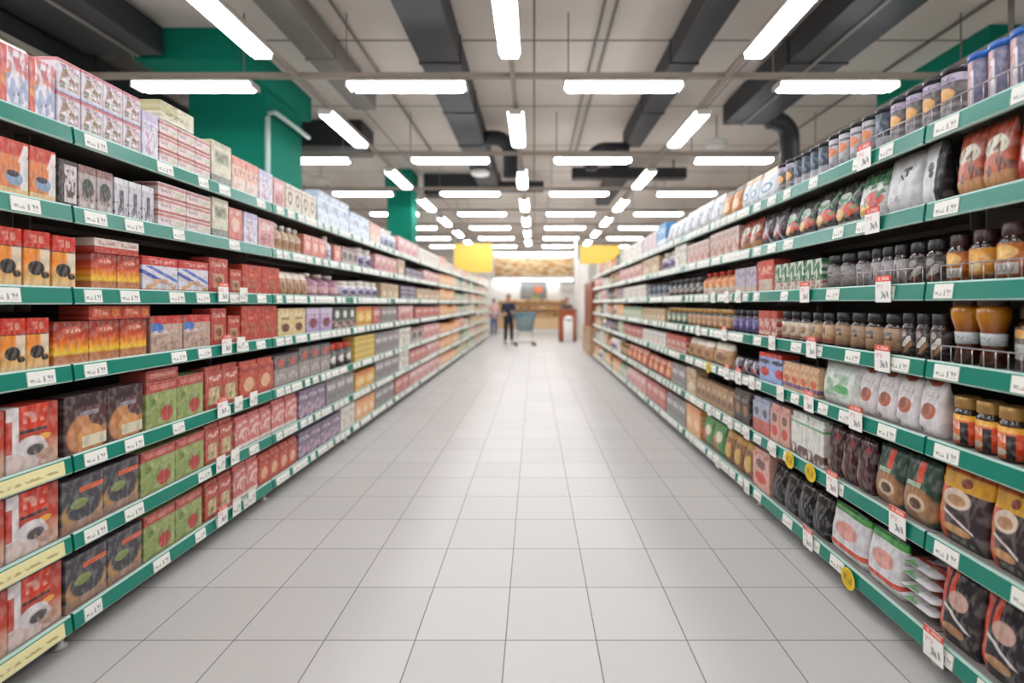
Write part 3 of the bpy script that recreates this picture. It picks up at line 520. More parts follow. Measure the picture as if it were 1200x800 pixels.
# lights: tracks and fixtures
LH = EYE+2.5
ORD = ['', 'first', 'second', 'third', 'fourth', 'fifth', 'sixth', 'seventh', 'eighth', 'ninth', 'tenth', 'eleventh', 'twelfth', 'thirteenth', 'fourteenth', 'fifteenth', 'sixteenth', 'seventeenth', 'eighteenth', 'nineteenth', 'twentieth']
def ordn(n):
    if n <= 20: return ORD[n]
    t = {2: 'twenty', 3: 'thirty', 4: 'forty', 5: 'fifty', 6: 'sixty', 7: 'seventy', 8: 'eighty', 9: 'ninety'}[n//10]
    if n % 10: return t+'-'+ORD[n % 10]
    return t[:-1]+'ieth'
XLONG = [(-5.3, 'far left'), (-2.78, 'left'), (-.25, 'centre'), (2.25, 'right'), (4.75, 'far right')]
XCR = [(-3.96, 'far left'), (-1.48, 'left of centre'), (1.035, 'right of centre'), (3.53, 'far right')]
ROWS = [0.1, 2.9, 5.7, 8.65, 11.3, 13.85, 16.4, 19.0, 21.8]
YL = [-2.2, .9, 4.3, 7.15, 10.0, 12.6, 15.15, 17.75, 20.4]
def lamp_meshes(Ln=1.38):
    h = MB(); a = Ln/2
    h.box(-a, a, -.10, .10, .045, .085, M['housing'], .008)
    h.box(-a-.01, -a+.01, -.09, .09, .0, .06, M['housing']); h.box(a-.01, a+.01, -.09, .09, .0, .06, M['housing'])
    d = MB(); fs = d.box(-a+.02, a-.02, -.105, .105, 0, .045, M['lamp'])
    for v in d.bm.verts:
        if v.co.z < .01: v.co.x *= .94; v.co.y *= .8
    s = MB(); s.box(-.5, .5, -.02, .02, .085, .129, M['track'])
    return h.mesh('housing'), d.mesh('diffuser'), s.mesh('bracket')
HM, DM, BM = lamp_meshes()
def light(x, y, rz, label, group):
    r = empty('ceiling_light', (x, y, LH), rz, label=label, category='ceiling light', group=group)
    new_obj('housing', HM, r); new_obj('diffuser', DM, r); new_obj('bracket', BM, r)
for k, y in enumerate(YL):
    for x, nm in XLONG:
        if x > 4 and k > 3: continue
        if x < -5 and k > 2: continue
        light(x, y, PI/2, (f'lengthwise tube light in the {nm} line, ' + (f'{ordn(k-1)} ahead of the camera' if k > 1 else ('just in front overhead' if k else 'behind the camera'))), 'lengthwise lights')
for k, y in enumerate(ROWS):
    for x, nm in XCR:
        light(x, y, 0, f'crosswise tube light {nm}, ' + (f'{ordn(k-1)} row ahead of the camera' if k > 1 else ('row just ahead overhead' if k else 'row straight above the camera')), 'crosswise lights')
    if k in (1, 3, 4, 5): light(-6.5, y, 0, f'crosswise tube light leftmost of its row, row {ordn(k+1)}', 'crosswise lights')
for k, y in enumerate(ROWS):
    b = MB(); b.box(XL, XR, y-.03, y+.03, LH+.13, LH+.19, M['track'])
    for x in (-7.2, -3.4, -2.2, .4, 2.8, 5): b.tube([(x, y, LH+.19), (x, y, HC-.001)], .008, M['duct2'], 5)
    new_obj('light_track', b.mesh('light_track'), label=f'crosswise metal light track over row {ordn(k+1)} of the lights', category='light track')
for x, nm in XLONG:
    b = MB(); y_ = ROWS[0]
    segs = [(-3.0, ROWS[0]-.035)]+[(ROWS[i]+.035, ROWS[i+1]-.035) for i in range(len(ROWS)-1)]
    for a0, a1 in segs: b.box(x-.03, x+.03, a0, a1, LH+.13, LH+.19, M['track'])
    new_obj('light_track', b.mesh('light_track'), label=f'lengthwise metal light track holding the {nm} line of lights', category='light track')

# ---------------------------------------------------------------- shelving runs
PLX, PRX = 1.98, 1.60
HL = [.16, .50, .835, 1.225, 1.553, 1.90, 2.236]
HR = [.16, .56, .944, 1.256, 1.568, 1.888, 2.203]
BW = 1.58; Y0 = {'L': .49, 'R': .39}; NB = {'L': 13, 'R': 8}
SN = ['bottom', 'second', 'third', 'fourth', 'fifth', 'sixth', 'top']
DEEP = .46
tags = {}
def tagmesh(wd, m):
    k = (round(wd, 2), m)
    if k not in tags:
        b = MB(); fs = b.box(-wd/2, wd/2, -.004, 0, 0, .056, M[m]); b.planar_uv(b.bm.faces, -wd/2, wd/2, 0, .056)
        tags[k] = b.mesh('price_tag')
    return tags[k]
_c = {}
def cached(k, fn):
    if k not in _c: _c[k] = fn()
    return _c[k]
def shelf_mesh(dp):
    b = MB(); b.box(.004, BW-.004, .0, dp, -.022, 0, M['shelf']); b.box(.004, BW-.004, dp-.01, dp, -.05, -.022, M['shelf'])
    for x in (.03, BW-.04): b.box(x, x+.006, .2, dp, -.10, -.022, M['shelf'])
    return b.mesh('shelf')
def rail_mesh():
    b = MB()
    prof = [(0, .006), (-.012, .006), (-.014, .0), (-.022, -.062), (-.018, -.068), (0, -.066)]
    A = [b.bm.verts.new((.006, y, z)) for y, z in prof]; B_ = [b.bm.verts.new((BW-.006, y, z)) for y, z in prof]
    n = len(prof); i0 = b.mi(M['rail']); i1 = b.mi(M['railtop'])
    for i in range(n):
        f = b.bm.faces.new((A[i], B_[i], B_[(i+1) % n], A[(i+1) % n])); f.material_index = i0 if i == 2 else i1
    b.bm.faces.new(A[::-1]); b.bm.faces.new(B_)
    return b.mesh('price_rail', True)
def wire_mesh(w0=BW, h=.062):
    b = MB()
    b.tube([(.02, 0, h), (w0-.02, 0, h)], .003, M['wire'], 6)
    x = .02
    while x <= w0-.019: b.tube([(x, 0, 0), (x, 0, h)], .0018, M['wire'], 5); x += .045
    return b.mesh('wire_guard')
RAILM = rail_mesh()
def bay(side, k):
    ya = Y0[side]+k*BW; H = HL if side == 'L' else HR; px = PLX if side == 'L' else PRX
    # local frame: x along the run away from / towards, front at -y
    if side == 'L': loc = (-px, ya, 0); rz = PI/2
    else: loc = (px, ya+BW, 0); rz = -PI/2
    sn = 'left' if side == 'L' else 'right'
    lb = f'green edged steel shelving bay, {ordn(k+1)} along the {sn} side of the aisle'
    r = empty('shelving_bay', loc, rz, label=lb, category='shelving', group=f'shelving bays on the {sn} side')
    def bk():
        b = MB(); b.box(.0, BW, DEEP+.03, DEEP+.05, .08, 2.28, M['back']); return b.mesh('back_panel')
    new_obj('back_panel', cached('back', bk), r)
    def up():
        b = MB(); b.box(0, .03, DEEP, DEEP+.03, 0, 2.30, M['shelf']); return b.mesh('upright')
    o = new_obj('upright', cached('up', up), r)
    def ft():
        b = MB(); b.lathe([(.028, 0), (.03, .012), (.014, .02), (.014, .06), (.022, .065), (.022, .10)], M['foot'], 12, .0, .07); return b.mesh('foot')
    if k < 6:
        o = new_obj('foot', cached('foot', ft), r); o.location = ((0.0 if side == 'L' else BW), 0, 0)
        if side == 'L': o.location.x = .03
        else: o.location.x = BW-.03
    def kick():
        b = MB(); b.box(0, BW, .16, .18, 0, .13, M['back']); return b.mesh('kick_panel')
    new_obj('kick_panel', cached('kick', kick), r)
    R = random.Random(k*7+(1 if side == 'L' else 2))
    for i, h in enumerate(H):
        dp = DEEP
        s = new_obj('shelf', cached('shelf', lambda: shelf_mesh(DEEP)), r); s.location = (0, 0, h)
        q = new_obj('price_rail', RAILM, s)
        # paper tags in the rail
        if k <= 4:
            x = .05
            pos = []
            while x < BW-.12:
                wd = R.choice((.085, .11, .11)); pos.append((x+wd/2, wd)); x += wd + R.choice((.10, .2, .3, .4) if k < 2 else (.0, .02, .06))
            yel = side == 'L' and k == 0 and i in (0, 1, 2)
            if yel: pos = [(BW*.3, .75), (BW*.8, .55)]
            for x, wd in pos:
                t = new_obj('price_tag', tagmesh(wd, 'tagy' if yel else 'tag'), s)
                t.location = (x, -.0215, -.060); t.rotation_euler = (-.125, 0, 0)
        else:
            dens = .86
            def strip():
                b = MB(); x = .02
                RR = random.Random(3)
                while x < BW-.1:
                    wd = RR.uniform(.1, .3); wd = min(wd, BW-.02-x); fs = b.box(x, x+wd, -.004, 0, 0, .056, M['tag']); b.planar_uv(fs, x, x+wd, 0, .056); x += wd+RR.uniform(.006, .03)
                return b.mesh('price_strip')
            t = new_obj('price_strip', cached('strip', strip), s); t.location = (0, -.0215, -.060); t.rotation_euler = (-.125, 0, 0)
        if side == 'R' and k == 0 and i in (3, 4, 6):
            wg = new_obj('wire_guard', cached('wire', wire_mesh), s); wg.location = (0, -.006, .006)
        if side == 'R' and k == 1 and i in (4, 6):
            wg = new_obj('wire_guard', cached('wire2', lambda: wire_mesh(.45 if i == 4 else .45)), s); wg.location = (BW-.45-BW+.45 if False else BW-.45, -.006, .006)
for s_ in 'LR':
    for k in range(NB[s_]): bay(s_, k)

# ---------------------------------------------------------------- filling the shelves
def zpx(side, x): return (F*PLX/(626-x)) if side == 'L' else (F*PRX/(x-626))
ITEMS = []   # (y centre, side, shelf, z, width, depth, height, design, look-suffix)
fills = {}
def row(side, sh, xa, xb, n, key, h, stack=1, zoff=0.0, suf='', d=None, gap=.004, back=0.0):
    ya, yb = sorted((zpx(side, xa), zpx(side, xb)))
    w = (yb-ya)/n
    if (side, sh) not in fills or fills[(side, sh)] < yb: fills[(side, sh)] = yb
    H = HL if side == 'L' else HR
    fn = DZ[key]['fn']
    ww = w-gap
    if fn in (JA, CA, BO, DR): dd = ww
    elif d: dd = d
    elif fn is PO: dd = min(.11, ww*.75)
    else: dd = .12 if h > .1 else .14
    for j in range(n):
        for q in range(stack):
            s2 = suf
            if stack > 1: s2 = (' in lower layer' if q == 0 else (' in top layer' if q == stack-1 else ' in middle layer'))
            ITEMS.append((ya+(j+.5)*w, side, sh, H[sh]+zoff+q*(h+.0012)+.0008, ww, dd, h, key, s2, back))
# LEFT, shelf index 0 bottom .. 6 top; pixel columns of the photograph
Lr = lambda *a, **k: row('L', *a, **k)
Lr(6, -330, -36, 5, 'redwhite', .235); Lr(6, -36, 70, 3, 'redwhite', .235)
Lr(6, 71, 169, 4, 'pinkphoto', .142, 2)
Lr(6, 170, 189, 1, 'lilac', .24); Lr(6, 190, 250, 3, 'paleflat', .078, 3); Lr(6, 191, 231, 1, 'olivecream', .10, zoff=.242, d=.22)
Lr(6, 251, 274, 1, 'creamgrey', .27); Lr(6, 275, 305, 2, 'peach', .235); Lr(6, 306, 322, 1, 'lilac', .23)
Lr(6, 323, 336, 1, 'pinkbox', .22); Lr(6, 337, 372, 4, 'creambrown', .22); Lr(6, 374, 410, 3, 'paleblue', .30); Lr(6, 411, 434, 2, 'paleblue', .25)
Lr(6, 435, 447, 2, 'peach', .24); Lr(6, 448, 467, 3, 'whitebottle', .28); Lr(6, 468, 490, 3, 'pinkbox', .24); Lr(6, 491, 516, 5, 'palebox', .22)
Lr(5, -330, -36, 5, 'orangecup', .215); Lr(5, -36, 70, 3, 'orangecup', .215)
Lr(5, 73, 95, 1, 'darknarrow', .20); Lr(5, 96, 137, 2, 'greengrey', .20); Lr(5, 138, 184, 3, 'paledark', .19)
Lr(5, 188, 250, 2, 'paleflat', .078, 3); Lr(5, 251, 270, 1, 'creamgrey', .25); Lr(5, 271, 287, 1, 'salmon', .22); Lr(5, 288, 304, 1, 'lilac', .22)
Lr(5, 305, 324, 1, 'pinkbox', .21); Lr(5, 326, 357, 4, 'beigebag', .21); Lr(5, 358, 384, 3, 'salmon', .19); Lr(5, 385, 392, 1, 'whitebottle', .24)
Lr(5, 393, 401, 1, 'salmon', .17); Lr(5, 402, 421, 3, 'greengrey', .18); Lr(5, 422, 440, 2, 'violetjar', .23); Lr(5, 441, 466, 4, 'pinkbox', .21); Lr(5, 467, 475, 1, 'tanbox', .24)
Lr(5, 476, 496, 3, 'violetflat', .07, 2); Lr(5, 497, 516, 3, 'pinkbox', .19)
Lr(4, -360, -36, 5, 'bean', .235); Lr(4, -36, 31, 2, 'bean', .225); Lr(4, 32, 63, 1, 'bean', .225); Lr(4, 66, 94, 1, 'bean', .22)
Lr(4, 110, 167, 2, 'sunset', .165); Lr(4, 114, 167, 2, 'whitecap', .068, zoff=.167)
Lr(4, 170, 247, 2, 'swirl', .18); Lr(4, 248, 270, 1, 'tallred', .22); Lr(4, 272, 286, 1, 'tallred', .16)
Lr(4, 287, 330, 2, 'bigred', .205); Lr(4, 331, 364, 4, 'brownbag', .19); Lr(4, 365, 402, 3, 'pinkbottle', .21); Lr(4, 404, 422, 2, 'violetjar', .17)
Lr(4, 423, 446, 3, 'violetjar', .19); Lr(4, 448, 468, 3, 'tanbox', .20); Lr(4, 470, 488, 2, 'violetflat', .065, 3); Lr(4, 489, 516, 4, 'tanbox', .19)
Lr(3, -360, -66, 4, 'bean', .205); Lr(3, -66, 63, 4, 'bean', .205)
Lr(3, 66, 175, 3, 'sunset', .185); Lr(3, 108, 180, 2, 'redflat', .066, zoff=.187)
Lr(3, 178, 249, 2, 'bluecircle', .195); Lr(3, 250, 268, 1, 'tallred', .23); Lr(3, 270, 284, 1, 'tallred', .18); Lr(3, 285, 327, 2, 'bigred', .245)
Lr(3, 328, 360, 2, 'yellowbean', .22); Lr(3, 361, 391, 2, 'mauve', .22); Lr(3, 392, 418, 3, 'darkgreen', .22); Lr(3, 419, 437, 2, 'yellow', .22); Lr(3, 438, 447, 1, 'redbox', .22)
Lr(3, 448, 466, 3, 'greypack', .22); Lr(3, 468, 485, 1, 'pinkbox', .22); Lr(3, 487, 516, 4, 'redbox', .20)
Lr(2, -360, -66, 2, 'cup', .25); Lr(2, -66, 73, 2, 'cup', .25); Lr(2, 78, 171, 2, 'darkswirl', .25)
Lr(2, 174, 241, 2, 'green', .24); Lr(2, 174, 212, 1, 'redtop', .06, zoff=.242)
Lr(2, 243, 282, 2, 'redcream', .26); Lr(2, 283, 323, 2, 'orangered', .25); Lr(2, 324, 352, 2, 'reddot', .24); Lr(2, 353, 388, 3, 'reddot', .27)
Lr(2, 389, 416, 3, 'redblackjar', .24); Lr(2, 417, 440, 3, 'yellow2', .068, 4); Lr(2, 441, 468, 4, 'greypack', .27); Lr(2, 469, 482, 1, 'palebox', .27); Lr(2, 483, 496, 2, 'greengrey', .24); Lr(2, 497, 516, 3, 'pinkbox', .24)
Lr(1, -360, -66, 2, 'cup', .25); Lr(1, -66, 73, 2, 'cup', .25); Lr(1, 75, 167, 2, 'slate', .225)
Lr(1, 168, 242, 2, 'green', .225); Lr(1, 243, 276, 2, 'redcream', .24); Lr(1, 278, 320, 3, 'pinkred', .22); Lr(1, 321, 350, 2, 'pinkred', .24); Lr(1, 352, 383, 3, 'purplebox', .24)
Lr(1, 384, 416, 3, 'greypack', .25); Lr(1, 418, 440, 2, 'yellow', .20); Lr(1, 441, 468, 3, 'greypack', .26); Lr(1, 469, 480, 1, 'palebox', .26); Lr(1, 481, 500, 3, 'redbox', .22); Lr(1, 501, 516, 3, 'pinkbox', .22)
Lr(0, -360, -66, 2, 'cup', .25); Lr(0, -66, 77, 2, 'cup', .25); Lr(0, 80, 170, 2, 'slate', .225)
Lr(0, 172, 240, 2, 'green', .23); Lr(0, 243, 274, 2, 'redcream', .23); Lr(0, 276, 305, 2, 'pinkred', .24); Lr(0, 306, 350, 4, 'orangered', .22); Lr(0, 352, 400, 4, 'purplebox', .22)
Lr(0, 401, 417, 2, 'palebox', .24); Lr(0, 418, 440, 3, 'orangebox', .23); Lr(0, 441, 463, 3, 'greypack', .24); Lr(0, 464, 480, 2, 'redbox', .23); Lr(0, 481, 516, 5, 'pinkbox', .22)
# RIGHT
Rr = lambda *a, **k: row('R', *a, **k)
Rr(6, 1340, 1201, 3, 'bluecan', .21); Rr(6, 1199, 1123, 3, 'bluecan', .205); Rr(6, 1115, 1034, 4, 'browncan', .205); Rr(6, 1033, 1017, 1, 'darkcan', .2)
Rr(6, 1016, 964, 4, 'whitecan', .2); Rr(6, 963, 925, 4, 'darkcan', .19); Rr(6, 924, 906, 2, 'browncan', .2); Rr(6, 905, 885, 1, 'whitetub', .22)
Rr(6, 884, 866, 2, 'whitetub', .22); Rr(6, 865, 843, 2, 'orangepouch', .22); Rr(6, 842, 800, 4, 'whitebag', .24); Rr(6, 799, 780, 3, 'whitebag', .22); Rr(6, 779, 769, 1, 'bluebox', .28); Rr(6, 768, 752, 3, 'stripebox', .24)
Rr(6, 751, 730, 3, 'palebox', .24)
Rr(5, 1340, 1178, 2, 'redpouch', .25); Rr(5, 1177, 1113, 2, 'stewbag', .245); Rr(5, 1098, 1072, 1, 'silverbag2', .255); Rr(5, 1071, 1031, 1, 'silverbag', .255)
Rr(5, 1030, 1000, 1, 'colourbag2', .23); Rr(5, 999, 950, 2, 'colourbag', .225); Rr(5, 949, 915, 2, 'colourbag', .21); Rr(5, 914, 888, 2, 'darkpouch', .23); Rr(5, 886, 864, 2, 'stewbag', .23)
Rr(5, 863, 830, 4, 'pinkpack', .22); Rr(5, 829, 804, 4, 'pinkpack', .20); Rr(5, 803, 790, 1, 'palebox', .24); Rr(5, 789, 772, 2, 'violetjar', .22); Rr(5, 771, 752, 2, 'tanbox', .22); Rr(5, 751, 730, 3, 'pinkbox', .2)
Rr(4, 1360, 1188, 3, 'goldjar2', .20); Rr(4, 1187, 1152, 1, 'goldjar', .20); Rr(4, 1151, 1121, 1, 'goldjar2', .19); Rr(4, 1120, 1097, 1, 'goldjar', .185)
Rr(4, 1096, 1054, 2, 'darkjar', .18); Rr(4, 1053, 1012, 3, 'greymono', .18); Rr(4, 1011, 961, 3, 'fjar', .18); Rr(4, 960, 905, 6, 'greenpack', .175); Rr(4, 904, 885, 1, 'redsmall', .22)
Rr(4, 884, 860, 2, 'greyrow', .19); Rr(4, 858, 820, 5, 'orangebottles', .2); Rr(4, 819, 780, 6, 'darkjar', .18); Rr(4, 779, 757, 4, 'darkcan', .17); Rr(4, 756, 730, 4, 'palebox', .19)
Rr(3, 1380, 1160, 2, 'bigdark', .235); Rr(3, 1159, 1100, 2, 'bigamber', .262)
Rr(3, 1098, 1047, 3, 'leafjar', .19); Rr(3, 1046, 970, 4, 'tanjar', .185); Rr(3, 969, 944, 2, 'tanjar2', .18); Rr(3, 942, 910, 3, 'beigejar', .18); Rr(3, 908, 886, 3, 'redrow', .18); Rr(3, 884, 855, 4, 'violetrow', .18)
Rr(3, 853, 803, 8, 'tanrow', .18); Rr(3, 802, 779, 4, 'greenrow', .18); Rr(3, 778, 752, 6, 'tanbox', .16); Rr(3, 751, 730, 4, 'greenbox', .17)
Rr(2, 1400, 1187, 4, 'boxjar', .195); Rr(2, 1186, 1105, 3, 'boxjar', .19); Rr(2, 1104, 1099, 1, 'slim', .22); Rr(2, 1097, 1000, 4, 'almond', .225)
Rr(2, 999, 956, 1, 'greenwhite', .23); Rr(2, 955, 914, 4, 'sticks', .17); Rr(2, 913, 887, 1, 'bluered', .2); Rr(2, 886, 856, 3, 'darkpouch', .12); Rr(2, 853, 832, 1, 'brownbag', .2); Rr(2, 831, 804, 3, 'brownbag', .19)
Rr(2, 803, 780, 4, 'redrow', .18); Rr(2, 779, 752, 5, 'palebox', .17); Rr(2, 751, 730, 4, 'redbox', .17)
Rr(1, 1460, 1200, 2, 'yellowpouch', .29); Rr(1, 1199, 1148, 1, 'yellowpouch', .29); Rr(1, 1147, 1089, 1, 'yellowpouch', .29); Rr(1, 1088, 1017, 2, 'greenbrown', .27); Rr(1, 1016, 964, 3, 'plum', .26)
Rr(1, 962, 924, 2, 'whitegreen', .26); Rr(1, 922, 900, 2, 'pinkstick', .25); Rr(1, 899, 880, 2, 'silverstick', .25); Rr(1, 876, 858, 2, 'darkpack', .25); Rr(1, 857, 815, 7, 'tanpack', .2); Rr(1, 814, 803, 1, 'tanbox', .26)
Rr(1, 802, 786, 2, 'greypack', .24); Rr(1, 785, 758, 4, 'orangefood', .22); Rr(1, 757, 735, 4, 'orangefood', .24)
Rr(0, 1460, 1196, 2, 'bottompouch', .29); Rr(0, 1195, 1091, 2, 'bottompouch', .29); Rr(0, 1049, 1008, 1, 'redgreenbag', .25); Rr(0, 1007, 966, 1, 'redgreenbag', .25)
Rr(0, 965, 900, 4, 'shinyblack', .24); Rr(0, 899, 880, 1, 'pinkstick', .28); Rr(0, 879, 845, 3, 'nutbag', .26); Rr(0, 844, 820, 2, 'greenred', .27); Rr(0, 819, 803, 2, 'orangebox', .28); Rr(0, 802, 780, 3, 'greypack', .26)
Rr(0, 779, 757, 3, 'redbox', .26); Rr(0, 756, 735, 4, 'pinkbox', .24)
# farther along both runs
FARL = ['greybottle', 'greenbox', 'palebox', 'tanbox', 'greybottle', 'pinkbox', 'greenbox', 'creambrown', 'peach']
FARR = ['tanbox', 'greenbox', 'pinkbox', 'redbox', 'palebox', 'purplebox', 'darkjar', 'greenrow', 'orangebottles', 'tanrow', 'orangebox', 'violetjar']
for side in 'LR':
    end = Y0[side]+NB[side]*BW-.06; H = HL if side == 'L' else HR
    for sh in range(7):
        y = fills[(side, sh)]+.02
        y = max(y, 0)
        while y < end-.15:
            if side == 'L' and y < 12.2: key = 'orangebox' if sh != 6 else rnd.choice(['palebox', 'peach'])
            elif side == 'L' and 15.8 < y < 18.5: key = rnd.choice(['tanbox', 'peach', 'tanbox'])
            else: key = rnd.choice(FARL if side == 'L' else FARR)
            n = rnd.randint(3, 7); wd = rnd.uniform(.10, .14) * (1.15 if side == 'L' else .95)
            top = (H[sh+1]-H[sh]-.10) if sh < 6 else .27
            h = min(top, rnd.uniform(.17, .26))
            if DZ[key]['fn'] is not BX: h = min(h, .22); wd = min(wd, .10)
            for j in range(n):
                if y+wd > end: break
                dd = wd-.008 if DZ[key]['fn'] in (JA, CA, BO) else .12
                ITEMS.append((y+wd/2, side, sh, H[sh]+.0008, wd-.008, dd, h, key, '', 0)); y += wd
            y += rnd.choice((.0, .0, .01, .05))
mesh_cache = {}
def parts_of(key, w, d, h, near):
    k = (key, round(w, 3), round(d, 3), round(h, 3), near)
    if k not in mesh_cache:
        dz = DZ[key]; ps = dz['fn'](round(w, 3), round(d, 3), round(h, 3), dz['mat'], near, **dz['kw'])
        mesh_cache[k] = ps
    return mesh_cache[k]
def joined(key, w, d, h):
    k = ('J', key, round(w, 3), round(d, 3), round(h, 3))
    if k not in mesh_cache:
        ps = parts_of(key, w, d, h, False)
        mesh_cache[k] = ps[0][1] if len(ps) == 1 else join_meshes([(me, Matrix.Identity(4)) for _, me in ps], ps[0][0])
    return mesh_cache[k]
def join_meshes(lst, name):
    bm = bmesh.new(); mats = []
    for me, mtx in lst:
        n0 = len(bm.faces); v0 = len(bm.verts)
        bm.from_mesh(me)
        bm.verts.ensure_lookup_table(); bm.faces.ensure_lookup_table()
        for v in bm.verts[v0:]: v.co = mtx @ v.co
        mp_ = {}
        for i, m in enumerate(me.materials):
            if m not in mats: mats.append(m)
            mp_[i] = mats.index(m)
        for f in bm.faces[n0:]: f.material_index = mp_.get(f.material_index, 0)
    o = bpy.data.meshes.new(name); bm.to_mesh(o); bm.free()
    for m in mats: o.materials.append(m)
    return o
ITEMS.sort(key=lambda t: t[0])
counts = {}; ordc = {}; rest = {}
LIM = 290
for (y, side, sh, z, w_, d_, h_, key, suf, back) in ITEMS:
    dz = DZ[key]; near = y < 4.6
    x = -(PLX+.012+back) if side == 'L' else (PRX+.012+back)
    if w_ < 0.02: continue
    rz = PI/2 if side == 'L' else -PI/2
    cat = dz['cat']; counts[cat] = counts.get(cat, 0)+1
    jig = random.Random(int(y*1000)+sh*31)
    lim = LIM
    if counts[cat] > lim:
        rest.setdefault(cat, []).append((joined(key, w_, d_, h_), Matrix.Translation((x, y, z)) @ Matrix.Rotation(rz, 4, 'Z'))); continue
    okk = (dz['look']+suf, side, sh); ordc[okk] = ordc.get(okk, 0)+1
    lab = f"{dz['look']}{suf}, {ordn(ordc[okk])} such on the {'left' if side == 'L' else 'right'} {SN[sh]} shelf"
    grp = f"{dz['look']} on the {'left' if side == 'L' else 'right'} {SN[sh]} shelf"
    if len(lab.split()) > 16: print('LONG', lab)
    hh = h_
    if near:
        ps = parts_of(key, w_, d_, hh, True)
        dx = jig.uniform(0, .006) if y > .1 else 0
        loc = (x-(dx if side == 'L' else -dx), y, z); rr = rz+jig.uniform(-.02, .02)*(1 if w_ < .15 else .3)
        if len(ps) == 1:
            o = new_obj(dz['name'], ps[0][1]); o.location = loc; o.rotation_euler = (0, 0, rr)
        else:
            o = empty(dz['name'], loc, rr)
            for nm, me in ps: new_obj(nm, me, o)
    else:
        o = new_obj(dz['name'], joined(key, w_, d_, hh)); o.location = (x, y, z); o.rotation_euler = (0, 0, rz)
    o['label'] = lab; o['category'] = cat; o['group'] = grp
for cat, lst in rest.items():
    o = new_obj('distant_'+cat.replace(' ', '_')+'_rows', join_meshes(lst, 'distant_'+cat), label=f'rows of small {cat}s on the farthest shelves of the aisle', category=cat+'s', kind='stuff')
print('COUNTS', counts, len(ITEMS))

# crumpled pouches heaped on the bottom right shelf
for j, (y, z, a, lb) in enumerate(((2.06, .0, .0, 'lowest'), (2.05, .053, -.02, 'second from below'), (2.065, .106, .02, 'third from below'), (2.055, .159, -.01, 'topmost'))):
    me = parts_of('heapbag', .2, .1, .2, True)[0][1]
    o = new_obj('chocolate_pouch', me)
    o.rotation_euler = (PI/2-.05, a, -PI/2); o.location = (PRX+.21, y, HR[0]+z+.025); o.scale = (.88, .40, 1)
    o['label'] = f'pouch lying flat, {lb} of the heap on the right bottom shelf'; o['category'] = 'pouch'; o['group'] = 'heap of flat pouches'

# promo price cards and yellow round markers hanging on the shelf edges
def card_mesh(w0, h0, m):
    b = MB(); b.box(-w0/2, w0/2, -.003, 0, 0, h0, M[m]); b.planar_uv(b.bm.faces, -w0/2, w0/2, 0, h0)
    b.box(-.01, .01, 0, .012, h0*.55, h0*.62, M['whitelid'])
    return b.mesh('price_card')
def round_mesh():
    b = MB(); n = 24; fs = []
    A = [b.bm.verts.new((.052*math.cos(2*PI*i/n), -.003, .052+.052*math.sin(2*PI*i/n))) for i in range(n)]
    B_ = [b.bm.verts.new((v.co.x, 0, v.co.z)) for v in A]
    b.bm.faces.new(A); b.bm.faces.new(B_[::-1])
    for i in range(n): b.bm.faces.new((A[i], B_[i], B_[(i+1) % n], A[(i+1) % n]))
    b.mi(M['round']); b.planar_uv(b.bm.faces, -.052, .052, 0, .104)
    return b.mesh('round_marker', True)
CM = card_mesh(.095, .12, 'card'); CM2 = card_mesh(.085, .095, 'tag'); RM = round_mesh()
cards = {}
def card(side, sh, x, dz=-.07, kind='card'):
    H = HL if side == 'L' else HR; y = zpx(side, x); p = (PLX if side == 'L' else PRX)-.03
    me = {'card': CM, 'plain': CM2, 'round': RM}[kind]
    nm = 'round_marker' if kind == 'round' else 'price_card'
    o = new_obj(nm, me); o.location = ((-p if side == 'L' else p), y, H[sh]+dz); o.rotation_euler = (0, 0, PI/2 if side == 'L' else -PI/2)
    look = {'card': 'red headed white price card', 'plain': 'white price card', 'round': 'yellow round price marker'}[kind]
    k = (look, side, sh); cards[k] = cards.get(k, 0)+1
    o['label'] = f"{look} on the {'left' if side == 'L' else 'right'} {SN[sh]} shelf edge, {ordn(cards[k])} from camera"
    o['category'] = 'price card' if kind != 'round' else 'price marker'; o['group'] = 'price cards on the shelf edges'
for sh, xs in {4: ((256, 'card'), (280, 'plain')), 3: ((260, 'card'), (277, 'plain')), 2: ((255, 'card'), (274, 'plain'), (292, 'plain')), 1: ((253, 'plain'), (270, 'plain')), 0: ((255, 'card'), (272, 'plain'), (290, 'plain'))}.items():
    for x, kd in xs: card('L', sh, x, -.055, kd)
for sh, xs in {6: ((1020, 'card'),), 5: ((1030, 'card'),), 4: ((1043, 'card'), (949, 'card'), (856, 'plain'), (870, 'plain'), (840, 'plain')), 3: ((1042, 'card'), (957, 'card'), (910, 'plain'), (853, 'card'), (822, 'plain')),
               2: ((1010, 'card'), (954, 'card'), (920, 'plain'), (886, 'plain'), (870, 'card'), (856, 'card')), 1: ((1060, 'card'), (982, 'card'), (911, 'plain'), (880, 'plain'), (860, 'plain'), (835, 'plain')),
               0: ((1103, 'card'), (953, 'card'), (880, 'plain'), (845, 'plain'))}.items():
    for x, kd in sorted(xs, reverse=True): card('R', sh, x, -.075, kd)
card('R', 2, 834, -.085, 'round'); card('R', 1, 956, -.085, 'round'); card('R', 1, 931, -.085, 'round'); card('R', 0, 1001, -.1, 'round')

